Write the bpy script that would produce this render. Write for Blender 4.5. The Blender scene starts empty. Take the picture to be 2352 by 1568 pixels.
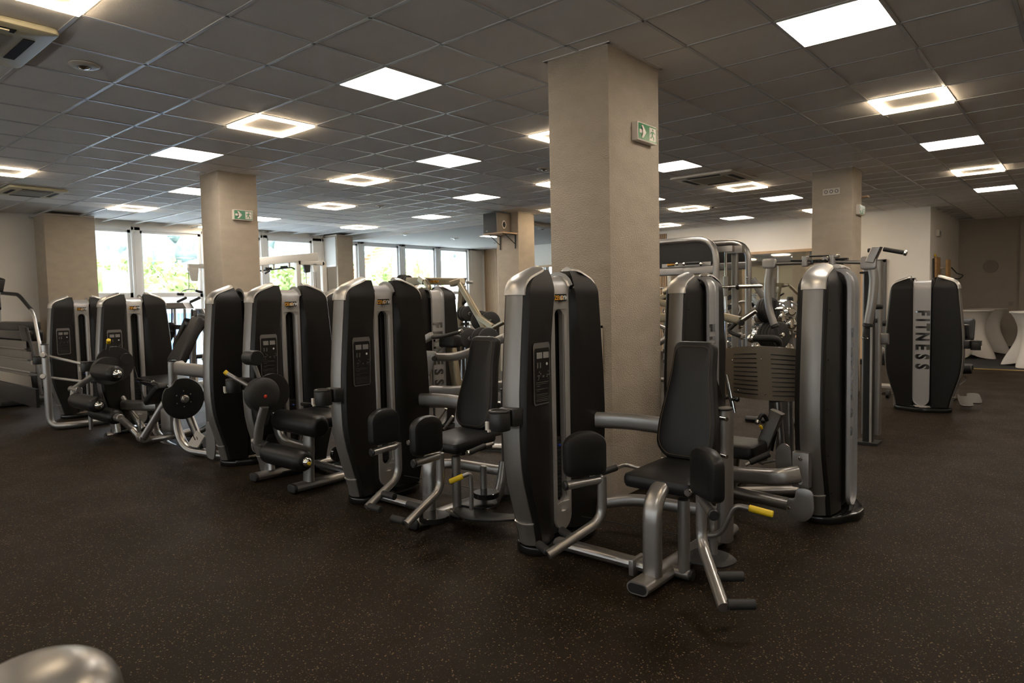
import bpy, bmesh, math, random
from mathutils import Vector, Matrix
random.seed(7)
C = bpy.context.scene.collection
SC = bpy.context.scene

# ------------------------------------------------------------------ camera
F_PX, PITCH, ROLL, YAW, EYE = 1558.317, -0.0601506279, -0.0216027625, 0.706633706, 1.44
CEIL = EYE + 2.90312605 * 0.6
cp, sp = math.cos(PITCH), math.sin(PITCH)
cr, sr = math.cos(ROLL), math.sin(ROLL)
cy, sy = math.cos(YAW), math.sin(YAW)

def ray(px, py):
    u = (px - 1176) / F_PX
    v = (784 - py) / F_PX
    u, v = cr * u - sr * v, sr * u + cr * v
    y = cp - sp * v
    z = sp + cp * v
    return Vector((cy * u - sy * y, sy * u + cy * y, z))

def at(px, py, x=None, y=None, z=None):
    """Point of the room seen at a photo pixel, on the plane x=, y= or z=."""
    d = ray(px, py)
    if x is not None:
        t = x / d.x
    elif y is not None:
        t = y / d.y
    else:
        t = (z - EYE) / d.z
    return Vector((0, 0, EYE)) + d * t

cam_data = bpy.data.cameras.new('camera')
cam = bpy.data.objects.new('camera', cam_data)
C.objects.link(cam)
SC.camera = cam
cam_data.sensor_width = 36.0
cam_data.lens = F_PX / 2352 * 36.0
cam_data.clip_start = 0.02
cam_data.clip_end = 500
fwd = ray(1176, 784).normalized()
rgt = (ray(1276, 784) - ray(1176, 784)).normalized()
upv = rgt.cross(fwd).normalized()
M3 = Matrix((rgt, upv, -fwd)).transposed()
cam.matrix_world = Matrix.Translation((0, 0, EYE)) @ M3.to_4x4()
cam_data.dof.use_dof = True
cam_data.dof.focus_distance = 4.6
cam_data.dof.aperture_fstop = 4.0

# ------------------------------------------------------------------ world, exposure
world = bpy.data.worlds.new('world')
SC.world = world
world.use_nodes = True
wn = world.node_tree.nodes
wl = world.node_tree.links
for n in list(wn):
    wn.remove(n)
wo = wn.new('ShaderNodeOutputWorld')
bg = wn.new('ShaderNodeBackground')
tc = wn.new('ShaderNodeTexCoord')
sepw = wn.new('ShaderNodeSeparateXYZ')
rampw = wn.new('ShaderNodeValToRGB')
rampw.color_ramp.elements[0].position = 0.0
rampw.color_ramp.elements[0].color = (0.80, 0.88, 0.94, 1)
rampw.color_ramp.elements[1].position = 0.6
rampw.color_ramp.elements[1].color = (0.74, 0.86, 1.0, 1)
wl.new(tc.outputs['Generated'], sepw.inputs[0])
wl.new(sepw.outputs['Z'], rampw.inputs[0])
wl.new(rampw.outputs[0], bg.inputs[0])
bg.inputs[1].default_value = 11.0
wl.new(bg.outputs[0], wo.inputs[0])
PANEL_STRENGTH = 22.0
FRAME_STRENGTH = 26.0
SC.view_settings.view_transform = 'Standard'
SC.view_settings.look = 'None'
SC.view_settings.gamma = 1.0
SC.view_settings.use_curve_mapping = False
SC.view_settings.exposure = 0.2
SC.cycles.max_bounces = 8
SC.cycles.sample_clamp_indirect = 6.0
SC.cycles.caustics_reflective = False
SC.cycles.caustics_refractive = False

# ------------------------------------------------------------------ materials
def mat(name, col, rough=0.5, metal=0.0, noise=0.0, nscale=20, bump=0.0, bscale=200, spec=0.5, emit=None, estr=0.0, coat=0.0, stretch=None):
    m = bpy.data.materials.new(name)
    m.use_nodes = True
    nt = m.node_tree
    b = nt.nodes['Principled BSDF']
    b.inputs['Base Color'].default_value = (*col, 1)
    b.inputs['Roughness'].default_value = rough
    b.inputs['Metallic'].default_value = metal
    b.inputs['Specular IOR Level'].default_value = spec
    b.inputs['Coat Weight'].default_value = coat
    if emit:
        b.inputs['Emission Color'].default_value = (*emit, 1)
        b.inputs['Emission Strength'].default_value = estr
    if noise or bump:
        t = nt.nodes.new('ShaderNodeTexCoord')
        mp = nt.nodes.new('ShaderNodeMapping')
        if stretch:
            mp.inputs['Scale'].default_value = stretch
        nt.links.new(t.outputs['Object'], mp.inputs[0])
    if noise:
        n = nt.nodes.new('ShaderNodeTexNoise')
        n.inputs['Scale'].default_value = nscale
        n.inputs['Detail'].default_value = 5
        nt.links.new(mp.outputs[0], n.inputs['Vector'])
        mr = nt.nodes.new('ShaderNodeMapRange')
        mr.inputs['From Min'].default_value = 0.3
        mr.inputs['From Max'].default_value = 0.7
        mr.inputs['To Min'].default_value = 1 - noise
        mr.inputs['To Max'].default_value = 1 + noise
        nt.links.new(n.outputs[0], mr.inputs[0])
        mx = nt.nodes.new('ShaderNodeVectorMath')
        mx.operation = 'SCALE'
        mx.inputs[0].default_value = col
        nt.links.new(mr.outputs[0], mx.inputs['Scale'])
        nt.links.new(mx.outputs[0], b.inputs['Base Color'])
    if bump:
        n2 = nt.nodes.new('ShaderNodeTexNoise')
        n2.inputs['Scale'].default_value = bscale
        n2.inputs['Detail'].default_value = 4
        nt.links.new(mp.outputs[0], n2.inputs['Vector'])
        bp = nt.nodes.new('ShaderNodeBump')
        bp.inputs['Strength'].default_value = bump
        bp.inputs['Distance'].default_value = 0.01
        nt.links.new(n2.outputs[0], bp.inputs['Height'])
        nt.links.new(bp.outputs[0], b.inputs['Normal'])
    return m

M = {}
M['silver'] = mat('silver_paint', (0.36, 0.345, 0.325), 0.33, 0.85, noise=0.03, nscale=8)
M['alu'] = mat('brushed_aluminium', (0.27, 0.255, 0.24), 0.42, 0.8, noise=0.05, nscale=30, stretch=(1, 1, 0.02))
M['cap'] = mat('satin_silver', (0.58, 0.56, 0.53), 0.36, 0.8)
M['strip'] = mat('strip_silver', (0.45, 0.445, 0.44), 0.40, 0.55)
M['stripfront'] = mat('front_strip_silver', (0.42, 0.405, 0.385), 0.42, 0.6)
M['bronze'] = mat('champagne_paint', (0.30, 0.255, 0.18), 0.33, 0.85, noise=0.03)
M['whitepaint'] = mat('cream_paint', (0.66, 0.63, 0.57), 0.4)
M['chrome'] = mat('chrome', (0.75, 0.74, 0.72), 0.08, 1.0)
M['shell'] = mat('black_plastic_shell', (0.0085, 0.0075, 0.0068), 0.40, 0.0, bump=0.02, bscale=900, spec=0.32)
M['black'] = mat('black_plastic', (0.014, 0.0135, 0.013), 0.4)
M['gloss'] = mat('gloss_black', (0.008, 0.008, 0.008), 0.15)
M['rubber'] = mat('black_rubber', (0.016, 0.0155, 0.015), 0.6, bump=0.05, bscale=300)
M['leather'] = mat('black_upholstery', (0.009, 0.0086, 0.0088), 0.40, noise=0.1, nscale=12, bump=0.06, bscale=500, spec=0.36)
M['stitch'] = mat('brown_stitch', (0.07, 0.045, 0.02), 0.6)
M['darkgap'] = mat('dark_recess', (0.003, 0.003, 0.003), 0.8)
M['iron'] = mat('dark_iron', (0.02, 0.02, 0.02), 0.4, 0.3)
M['yellow'] = mat('yellow_grip', (0.75, 0.52, 0.01), 0.45)
M['red'] = mat('red_knob', (0.5, 0.03, 0.01), 0.4)
M['blue'] = mat('blue_knob', (0.02, 0.05, 0.4), 0.3)
M['orange'] = mat('orange_print', (0.75, 0.36, 0.03), 0.5)
M['whiteprint'] = mat('white_print', (0.7, 0.7, 0.68), 0.5)
M['greyprint'] = mat('grey_print', (0.22, 0.21, 0.2), 0.5)
M['panelface'] = mat('panel_face', (0.03, 0.028, 0.026), 0.4)
M['mirrorprint'] = mat('mirror_lettering', (0.45, 0.455, 0.46), 0.08, 1.0)

# ------------------------------------------------------------------ mesh helpers
def new_obj(name, me, m=None, parent=None):
    o = bpy.data.objects.new(name, me)
    C.objects.link(o)
    if m is not None and not me.materials:
        me.materials.append(m)
    if parent is not None:
        o.parent = parent
    return o

def smooth(me, ang=40):
    for p in me.polygons:
        p.use_smooth = True
    me.set_sharp_from_angle(angle=math.radians(ang))

def mesh_of(bm, ang=40, flat=False):
    bmesh.ops.recalc_face_normals(bm, faces=bm.faces)
    me = bpy.data.meshes.new('m')
    bm.to_mesh(me)
    bm.free()
    if not flat:
        smooth(me, ang)
    return me

class Thing:
    """An Empty at the base of a thing; parts are added in room coordinates."""
    def __init__(self, name, loc, label, cat, group=None):
        self.e = bpy.data.objects.new(name, None)
        C.objects.link(self.e)
        self.e.location = loc
        self.e.empty_display_size = 0.1
        self.loc = Vector(loc)
        self.e['label'] = label
        self.e['category'] = cat
        if group:
            self.e['group'] = group
    def part(self, name, bm, m, parent=None, ang=40, label=None, stuff=False):
        bmesh.ops.translate(bm, verts=bm.verts, vec=-self.loc)
        me = mesh_of(bm, ang)
        me.name = name
        o = new_obj(name, me, m, parent or self.e)
        if label:
            o['label'] = label
        if stuff:
            o['kind'] = 'stuff'
        return o

def single(name, bm, m, label, cat, group=None, ang=40, loc=None):
    """a thing that is one mesh"""
    if loc is None:
        xs = [v.co for v in bm.verts]
        loc = Vector((sum(v.x for v in xs) / len(xs), sum(v.y for v in xs) / len(xs), min(v.z for v in xs)))
    loc = Vector(loc)
    bmesh.ops.translate(bm, verts=bm.verts, vec=-loc)
    o = new_obj(name, mesh_of(bm, ang), m)
    o.location = loc
    o['label'] = label
    o['category'] = cat
    if group:
        o['group'] = group
    return o

def struct(name, bm, m, parent=None, ang=40, kind='structure'):
    o = new_obj(name, mesh_of(bm, ang), m, parent)
    if parent is None or kind == 'stuff':
        o['kind'] = kind
    return o

def add_box(bm, c, s, rz=0.0, bev=0.0, R=None):
    r = bmesh.ops.create_cube(bm, size=1.0)
    vs = r['verts']
    bmesh.ops.scale(bm, verts=vs, vec=s)
    if bev:
        es = list({e for v in vs for e in v.link_edges})
        q = bmesh.ops.bevel(bm, geom=es, offset=bev, segments=2, affect='EDGES', profile=0.6)
        vs = list({v for f in q['faces'] for v in f.verts} | {v for v in vs if v.is_valid})
    if R is not None:
        bmesh.ops.transform(bm, matrix=R.to_4x4(), verts=vs)
    elif rz:
        bmesh.ops.rotate(bm, verts=vs, cent=(0, 0, 0), matrix=Matrix.Rotation(rz, 3, 'Z'))
    bmesh.ops.translate(bm, verts=vs, vec=c)
    return bm

def B(*boxes):
    bm = bmesh.new()
    for b in boxes:
        add_box(bm, b[0], b[1], *(b[2:]))
    return bm

def box2(a, b, bev=0.0):
    """box from two corners"""
    a, b = Vector(a), Vector(b)
    bm = bmesh.new()
    add_box(bm, (a + b) / 2, tuple(abs(v) for v in (b - a)), 0, bev)
    return bm

def fillet(pts, r, n=6):
    pts = [Vector(p) for p in pts]
    if len(pts) < 3 or r <= 0:
        return pts
    out = [pts[0]]
    for i in range(1, len(pts) - 1):
        a, b, c = pts[i - 1], pts[i], pts[i + 1]
        da, dc = (a - b), (c - b)
        k = min(r, da.length * 0.48, dc.length * 0.48)
        p0 = b + da.normalized() * k
        p1 = b + dc.normalized() * k
        for j in range(n + 1):
            t = j / n
            out.append(p0 * (1 - t) ** 2 + b * 2 * t * (1 - t) + p1 * t ** 2)
    out.append(pts[-1])
    return out

def circle_prof(r, n=14):
    return [(r * math.cos(2 * math.pi * i / n), r * math.sin(2 * math.pi * i / n)) for i in range(n)]

def oval_prof(w, h, rad=None, n=4):
    """rounded rectangle w (side) x h"""
    rad = min(w, h) / 2 if rad is None else rad
    out = []
    for cx, cz, a0 in ((w / 2 - rad, h / 2 - rad, 0), (-w / 2 + rad, h / 2 - rad, 90), (-w / 2 + rad, -h / 2 + rad, 180), (w / 2 - rad, -h / 2 + rad, 270)):
        for i in range(n + 1):
            a = math.radians(a0 + 90 * i / n)
            out.append((cx + rad * math.cos(a), cz + rad * math.sin(a)))
    return out

def sweep(bm, path, prof, side=None, caps=True, scales=None):
    path = [Vector(p) for p in path]
    P2 = [path[0]]
    for p in path[1:]:
        if (p - P2[-1]).length > 1e-5:
            P2.append(p)
    path = P2
    n = len(path)
    tans = []
    for i in range(n):
        a = path[max(0, i - 1)]
        b = path[min(n - 1, i + 1)]
        tans.append((b - a).normalized())
    t0 = tans[0]
    if side is None:
        s = t0.cross(Vector((0, 0, 1)))
        if s.length < 0.1:
            s = Vector((1, 0, 0))
    else:
        s = Vector(side)
    s = (s - t0 * s.dot(t0)).normalized()
    rings = []
    for i in range(n):
        t = tans[i]
        if i:
            q = tans[i - 1].rotation_difference(t)
            s = q @ s
            s = (s - t * s.dot(t)).normalized()
        u = s.cross(t)
        k = scales[i] if scales else 1.0
        rings.append([bm.verts.new(path[i] + s * (a * k) + u * (b * k)) for a, b in prof])
    m = len(prof)
    for i in range(n - 1):
        for j in range(m):
            bm.faces.new((rings[i][j], rings[i][(j + 1) % m], rings[i + 1][(j + 1) % m], rings[i + 1][j]))
    if caps:
        bm.faces.new(rings[0][::-1])
        bm.faces.new(rings[-1])
    return bm

def tube(*segs):
    """each seg: (points, radius[, bend]) -> one mesh"""
    bm = bmesh.new()
    for sg in segs:
        pts, r = sg[0], sg[1]
        bend = sg[2] if len(sg) > 2 else 0.05
        sweep(bm, fillet(pts, bend), circle_prof(r, 12 if r < 0.02 else 16))
    return bm

def flat(*segs):
    """each seg: (points, width, height, side, bend) oval section tube"""
    bm = bmesh.new()
    for sg in segs:
        pts, w, h = sg[0], sg[1], sg[2]
        side = sg[3] if len(sg) > 3 else None
        bend = sg[4] if len(sg) > 4 else 0.05
        rad = sg[5] if len(sg) > 5 else None
        sweep(bm, fillet(pts, bend), oval_prof(w, h, rad), side=side)
    return bm

def cyl(*cs):
    """each: (p0, p1, radius[, radius2])"""
    bm = bmesh.new()
    for c in cs:
        p0, p1, r = Vector(c[0]), Vector(c[1]), c[2]
        r2 = c[3] if len(c) > 3 else r
        n = 24 if r > 0.03 else 14
        e = min(0.006, r * 0.2, (p1 - p0).length * 0.3)
        d = (p1 - p0).normalized()
        sweep(bm, [p0, p0 + d * e, p1 - d * e, p1], circle_prof(1.0, n), scales=[r - e, r, r2, r2 - e])
    return bm

def roller(p0, p1, r):
    """padded roller with gathered ends"""
    bm = bmesh.new()
    p0, p1 = Vector(p0), Vector(p1)
    L = (p1 - p0).length
    ks = [(0, .45), (.0, .6), (.012, .82), (.035, .96), (.06, 1.0), (.5, 1.02)]
    ks2 = [(a if a < .4 else .5, b) for a, b in ks]
    path, sc = [], []
    for a, b in ks2[:-1]:
        path.append(p0 + (p1 - p0).normalized() * (a + 0.0004 * len(path)))
        sc.append(b * r)
    path.append((p0 + p1) / 2); sc.append(r * 1.01)
    for a, b in reversed(ks2[:-1]):
        path.append(p1 - (p1 - p0).normalized() * (a + 0.0004 * (2 * len(ks2) - 2 - len(path))))
        sc.append(b * r)
    sweep(bm, path, circle_prof(1.0, 24), scales=sc)
    return bm

def ball(c, r, seg=16, squash=None):
    bm = bmesh.new()
    bmesh.ops.create_uvsphere(bm, u_segments=seg, v_segments=seg // 2 + 2, radius=r)
    if squash:
        bmesh.ops.scale(bm, verts=bm.verts, vec=squash)
    bmesh.ops.translate(bm, verts=bm.verts, vec=c)
    return bm

def join(*bms):
    out = bmesh.new()
    for b in bms:
        me = bpy.data.meshes.new('tmp')
        b.to_mesh(me)
        b.free()
        out.from_mesh(me)
        bpy.data.meshes.remove(me)
    return out

def round_poly(pts, r, n=4):
    """round the corners of a 2-d polygon"""
    out = []
    m = len(pts)
    for i in range(m):
        a, b, c = Vector((*pts[i - 1], 0)), Vector((*pts[i], 0)), Vector((*pts[(i + 1) % m], 0))
        k = min(r, (a - b).length * .45, (c - b).length * .45)
        p0 = b + (a - b).normalized() * k
        p1 = b + (c - b).normalized() * k
        for j in range(n + 1):
            t = j / n
            q = p0 * (1 - t) ** 2 + b * 2 * t * (1 - t) + p1 * t ** 2
            out.append((q.x, q.y))
    return out

def slab(outline, th, O, U, V, e=0.0, crown=0.0):
    """extrude a 2-d outline (U,V axes at O) by th along U x V, edges rounded by e"""
    O, U, V = Vector(O), Vector(U).normalized(), Vector(V).normalized()
    V = (V - U * V.dot(U)).normalized()
    N = U.cross(V)
    m = len(outline)
    nrm = []
    area = sum(outline[i - 1][0] * outline[i][1] - outline[i][0] * outline[i - 1][1] for i in range(m))
    sg = 1 if area > 0 else -1
    for i in range(m):
        a, c = Vector(outline[i - 1]), Vector(outline[(i + 1) % m])
        t = (c - a)
        t = t.normalized() if t.length > 1e-9 else Vector((1, 0))
        nrm.append(Vector((t.y, -t.x)) * sg)
    bm = bmesh.new()
    if e > 0:
        lv = [(0, e), (e * .3, e * .3), (e, 0), (th - e, 0), (th - e * .3, e * .3), (th, e)]
    else:
        lv = [(0, 0), (th, 0)]
    rings = []
    for d, ins in lv:
        rings.append([bm.verts.new(O + U * (p[0] - nn.x * ins) + V * (p[1] - nn.y * ins) + N * d) for p, nn in zip(outline, nrm)])
    for i in range(len(rings) - 1):
        for j in range(m):
            bm.faces.new((rings[i][j], rings[i][(j + 1) % m], rings[i + 1][(j + 1) % m], rings[i + 1][j]))
    cx = sum(p[0] for p in outline) / m
    cy_ = sum(p[1] for p in outline) / m
    for ring, d, s in ((rings[0], -crown, -1), (rings[-1], th + crown, 1)):
        # an inner ring then a centre fan
        inner = []
        for j, v in enumerate(ring):
            q = Vector((outline[j][0] * .5 + cx * .5, outline[j][1] * .5 + cy_ * .5))
            inner.append(bm.verts.new(O + U * q.x + V * q.y + N * (d if crown else (0 if s < 0 else th))))
        c = bm.verts.new(O + U * cx + V * cy_ + N * (d if crown else (0 if s < 0 else th)))
        for j in range(m):
            k = (j + 1) % m
            bm.faces.new((ring[j], ring[k], inner[k], inner[j]))
            bm.faces.new((inner[j], inner[k], c))
    return bm

def disc(c, axis, r, th, n=40, e=0.003):
    c, axis = Vector(c), Vector(axis).normalized()
    bm = bmesh.new()
    sweep(bm, [c - axis * th / 2, c - axis * (th / 2 - e), c + axis * (th / 2 - e), c + axis * th / 2], circle_prof(1.0, n), scales=[r - e, r, r, r - e])
    return bm

def text_mesh(s, size, depth=0.001, bold=0.0):
    cu = bpy.data.curves.new('t', 'FONT')
    cu.body = s
    cu.size = size
    cu.extrude = depth
    cu.offset = bold
    cu.align_x = 'CENTER'
    cu.align_y = 'CENTER'
    cu.resolution_u = 3
    o = bpy.data.objects.new('t', cu)
    C.objects.link(o)
    bpy.context.view_layer.update()
    me = bpy.data.meshes.new_from_object(o.evaluated_get(bpy.context.evaluated_depsgraph_get()))
    bpy.data.objects.remove(o)
    bpy.data.curves.remove(cu)
    me.materials.clear()
    return me

def text_bm(s, size, O, U, V, depth=0.001, bold=0.0):
    """lettering with reading direction U and letter tops towards V"""
    me = text_mesh(s, size, depth, bold)
    bm = bmesh.new()
    bm.from_mesh(me)
    bpy.data.meshes.remove(me)
    O, U, V = Vector(O), Vector(U).normalized(), Vector(V).normalized()
    W = U.cross(V)
    R = Matrix((U, V, W)).transposed().to_4x4()
    bmesh.ops.transform(bm, matrix=Matrix.Translation(O) @ R, verts=bm.verts)
    return bm
# ================================================================== THE SETTING
def noise_mat_floor():
    m = bpy.data.materials.new('rubber_floor')
    m.use_nodes = True
    nt = m.node_tree
    b = nt.nodes['Principled BSDF']
    t = nt.nodes.new('ShaderNodeTexCoord')
    n = nt.nodes.new('ShaderNodeTexNoise'); n.inputs['Scale'].default_value = 0.9; n.inputs['Detail'].default_value = 6
    nt.links.new(t.outputs['Object'], n.inputs['Vector'])
    r = nt.nodes.new('ShaderNodeValToRGB')
    r.color_ramp.elements[0].position = .3; r.color_ramp.elements[0].color = (0.0098, 0.0066, 0.0041, 1)
    r.color_ramp.elements[1].position = .7; r.color_ramp.elements[1].color = (0.0145, 0.0098, 0.0062, 1)
    nt.links.new(n.outputs[0], r.inputs[0])
    # granules of coloured rubber
    mixlast = r.outputs[0]
    for sc, thr, col, seed in ((95, 0.36, (0.20, 0.145, 0.085, 1), 0.0), (150, 0.40, (0.09, 0.068, 0.045, 1), 7.3), (60, 0.24, (0.18, 0.10, 0.05, 1), 3.1)):
        mp = nt.nodes.new('ShaderNodeMapping'); mp.inputs['Location'].default_value = (seed, seed * 2, 0)
        nt.links.new(t.outputs['Object'], mp.inputs[0])
        v = nt.nodes.new('ShaderNodeTexVoronoi'); v.inputs['Scale'].default_value = sc
        nt.links.new(mp.outputs[0], v.inputs['Vector'])
        wn_ = nt.nodes.new('ShaderNodeTexWhiteNoise')
        nt.links.new(v.outputs['Position'], wn_.inputs['Vector'])
        # random radius per granule, many of zero size
        mr = nt.nodes.new('ShaderNodeMapRange')
        mr.inputs['From Min'].default_value = .62; mr.inputs['From Max'].default_value = 1.0
        mr.inputs['To Min'].default_value = 0.0; mr.inputs['To Max'].default_value = thr
        nt.links.new(wn_.outputs['Value'], mr.inputs[0])
        lt = nt.nodes.new('ShaderNodeMath'); lt.operation = 'LESS_THAN'
        nt.links.new(v.outputs['Distance'], lt.inputs[0]); nt.links.new(mr.outputs[0], lt.inputs[1])
        mx = nt.nodes.new('ShaderNodeMix'); mx.data_type = 'RGBA'
        nt.links.new(lt.outputs[0], mx.inputs['Factor'])
        nt.links.new(mixlast, mx.inputs['A'])
        mx.inputs['B'].default_value = col
        mixlast = mx.outputs['Result']
    nt.links.new(mixlast, b.inputs['Base Color'])
    n3 = nt.nodes.new('ShaderNodeTexNoise'); n3.inputs['Scale'].default_value = 2.2; n3.inputs['Detail'].default_value = 5
    nt.links.new(t.outputs['Object'], n3.inputs['Vector'])
    rr = nt.nodes.new('ShaderNodeMapRange'); rr.inputs['To Min'].default_value = .50; rr.inputs['To Max'].default_value = .72
    nt.links.new(n3.outputs[0], rr.inputs[0]); nt.links.new(rr.outputs[0], b.inputs['Roughness'])
    b.inputs['Specular IOR Level'].default_value = 0.14
    b.inputs['Specular Tint'].default_value = (1.0, .84, .66, 1)
    n2 = nt.nodes.new('ShaderNodeTexNoise'); n2.inputs['Scale'].default_value = 260; n2.inputs['Detail'].default_value = 3
    nt.links.new(t.outputs['Object'], n2.inputs['Vector'])
    bp = nt.nodes.new('ShaderNodeBump'); bp.inputs['Strength'].default_value = .35; bp.inputs['Distance'].default_value = .004
    nt.links.new(n2.outputs[0], bp.inputs['Height']); nt.links.new(bp.outputs[0], b.inputs['Normal'])
    return m

M['floor'] = noise_mat_floor()
M['plaster'] = mat('rough_beige_plaster', (0.44, 0.375, 0.295), 0.9, noise=0.06, nscale=5, bump=0.8, bscale=70, spec=0.2, stretch=(1, 1, 1.8))
M['white'] = mat('white_wall', (0.84, 0.79, 0.72), 0.85, noise=0.02, nscale=3, bump=0.1, bscale=150, spec=0.2)
M['tile'] = mat('mineral_tile', (0.86, 0.81, 0.75), 0.9, noise=0.03, nscale=3, bump=0.25, bscale=240, spec=0.15)
M['tbar'] = mat('white_tbar', (0.58, 0.57, 0.55), 0.38, spec=0.5)
M['plasterboard'] = mat('smooth_ceiling', (0.60, 0.58, 0.55), 0.85, spec=0.2)
M['pvc'] = mat('white_pvc', (0.80, 0.80, 0.79), 0.35)
M['greywall'] = mat('grey_wall', (0.42, 0.37, 0.31), 0.85, noise=0.03, nscale=4, spec=0.2)
M['lamp'] = mat('lit_panel', (0.9, 0.9, 0.9), 0.5, emit=(1.0, 0.90, 0.79), estr=PANEL_STRENGTH)
M['frame_lamp'] = mat('lit_frame', (0.9, 0.88, 0.8), 0.5, emit=(1.0, 0.80, 0.56), estr=FRAME_STRENGTH)
M['blind'] = mat('roller_blind', (.62, .60, .56), .9)
_b = M['blind'].node_tree
_t = _b.nodes.new('ShaderNodeBsdfTranslucent'); _t.inputs[0].default_value = (.42, .36, .27, 1)
_m = _b.nodes.new('ShaderNodeMixShader'); _m.inputs[0].default_value = .35
_b.links.new(_b.nodes['Principled BSDF'].outputs[0], _m.inputs[1]); _b.links.new(_t.outputs[0], _m.inputs[2]); _b.links.new(_m.outputs[0], _b.nodes['Material Output'].inputs[0])
M['oak'] = mat('light_oak', (0.50, 0.33, 0.19), 0.5, noise=0.12, nscale=6, stretch=(1, 1, 0.1))
M['mirror'] = mat('mirror_glass', (0.62, 0.60, 0.56), 0.02, 1.0)

XW, YB, YF, XN = -15.1, 16.29, 20.26, -2.545     # window wall, mirror wall, far wall, notch corner
X0 = 4.2; Y0 = -4.0

struct('floor', box2((XW - 0.3, Y0, -0.1), (X0, YF + .2, 0.0)), M['floor'])

# ceiling: backing slab, lay-in tiles, T-bars; grid lines at x = (k + gx) * .6, y = (m + gy) * .6
GX, GY = -7.64949734, 1.50834972
def gx(b): return (-b + GX) * 0.6
def gy(m): return (m + GY) * 0.6
YG = 10.93           # end of the grid on the window side
ceiling = struct('ceiling', box2((XW - .3, Y0, CEIL + .06), (X0, YF + .2, CEIL + .16)), M['plasterboard'])
PANELS = [(-5.5, 6.5), (-.5, 4.5), (5.5, 4.5), (2.5, 8.5), (-.5, 12.5), (-5.5, 14.5), (5.5, 12.5), (-5.5, 22.5), (9.5, 6.5), (9.5, 14.5), (-.5, 19.5), (2.5, 23.5), (13.5, 10.5), (2.5, 16.5), (-5.5, -1.5), (-.5, -3.5), (9.5, -1.5), (-9.5, 4.5), (-9.5, 12.5), (-9.5, 20.5)]
FRAMES = [(2.5, 4.5), (-5.5, 10.5), (5.5, 8.5), (-5.5, 18.5), (-.5, 8.5), (9.5, 2.5), (13.5, 6.5), (9.5, 10.5), (-.5, 16.5), (2.5, 19.5), (2.5, 12.5), (5.5, 16.5), (-.5, 23.5), (13.5, 14.5), (5.5, 23.5), (-.5, .5), (16.5, 10.5), (5.5, -1.5), (-5.5, 2.5), (2.5, -3.5), (-9.5, .5), (-9.5, 8.5), (13.5, -1.5), (-9.5, 16.5), (-9.5, 24.5)]  # entries without a label, panels too, are unseen lamps added for their light
lit = {(math.floor(b), math.floor(m)) for b, m in PANELS + FRAMES}
AC = {(0, 0), (1, 0), (11, 3), (12, 3), (-1, 14), (-1, 13), (0, 13), (0, 14), (11, 2), (12, 2)}
AC = set()
YCOL = [(-3.075, 4.07, -2.555, 4.785), (-9.03, 4.27, -8.53, 4.80), (-14.98, 3.94, -14.40, 4.77), (-15.1, 10.27, -14.50, 10.76), (-9.2, 10.37, -8.63, 10.88), (-3.08, 10.30, -2.548, 10.815)]
def tile_ok(b, m):
    x0, y0 = gx(b + 1), gy(m)
    if x0 + .6 < XW or x0 > X0 or y0 > YF or y0 < Y0: return False
    if x0 < -9.55 and y0 > YG - .1: return False
    if x0 < XN and y0 > YB: return False
    if (b, m) in lit: return False
    for (a0, b0, a1, b1) in YCOL:
        if x0 > a0 - .1 and x0 + .6 < a1 + .1 and y0 > b0 - .1 and y0 + .6 < b1 + .1: return False
    return True
cells = []
for b in range(-20, 14):
    for m in range(-10, 34):
        if tile_ok(b, m):
            x, y = gx(b + .5), gy(m + .5)
            f_ = -sy * x + cy * y
            r_ = cy * x + sy * y
            vis = f_ > 0.8 and abs(r_ / f_) < 0.80 and (CEIL - EYE) / f_ < 0.62
            cells.append((0 if vis else 1, f_, b, m, x, y))
cells.sort()
tb = bmesh.new()
add_box(tb, (0, 0, 0.010), (0.574, 0.574, 0.014))
add_box(tb, (0, 0, 0.020), (0.594, 0.594, 0.010))
tile_me = mesh_of(tb, flat=True); tile_me.name = 'ceiling_tile'; tile_me.materials.append(M['tile'])
rest = bmesh.new()
for i, (v, f_, b, m, x, y) in enumerate(cells):
    if i < 300:
        o = bpy.data.objects.new('ceiling_tile', tile_me)
        C.objects.link(o); o.parent = ceiling; o.location = (x, y, CEIL + random.uniform(-.001, .001))
    else:
        add_box(rest, (x, y, CEIL + 0.010), (0.574, 0.574, 0.014))
        add_box(rest, (x, y, CEIL + 0.020), (0.594, 0.594, 0.010))
struct('ceiling_tiles', rest, M['tile'], ceiling, kind='stuff')
# T-bars
for m in range(-9, 33):
    y = gy(m)
    if y > YF - .1 or y < Y0: continue
    xa = XW
    if y > YG - .2: xa = -9.55
    if y > YB: xa = XN
    bm = B((((xa + X0) / 2, y, CEIL + .001), (X0 - xa, .024, .006)), (((xa + X0) / 2, y, CEIL + .012), (X0 - xa, .004, .02)))
    struct('ceiling_rail', bm, M['tbar'], ceiling)
for b in range(-19, 14):
    x = gx(b)
    if x < XW or x > X0: continue
    yb = YF
    if x < XN: yb = YB
    if x < -9.55: yb = YG - .1
    bm = B(((x, (Y0 + yb) / 2, CEIL + .0005), (.022, yb - Y0, .005)), ((x, (Y0 + yb) / 2, CEIL + .012), (.004, yb - Y0, .02)))
    struct('ceiling_rail', bm, M['tbar'], ceiling)
# smooth plasterboard field beyond the grid with its recessed edge
struct('ceiling_board', box2((XW, YG, CEIL - .012), (-9.6, YB, CEIL + .06)), M['plasterboard'], ceiling)
struct('ceiling_edge', B((((XW - 9.6) / 2, YG - .012, CEIL - .012), (-9.6 - XW, .02, .03))), M['tbar'], ceiling)

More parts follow.
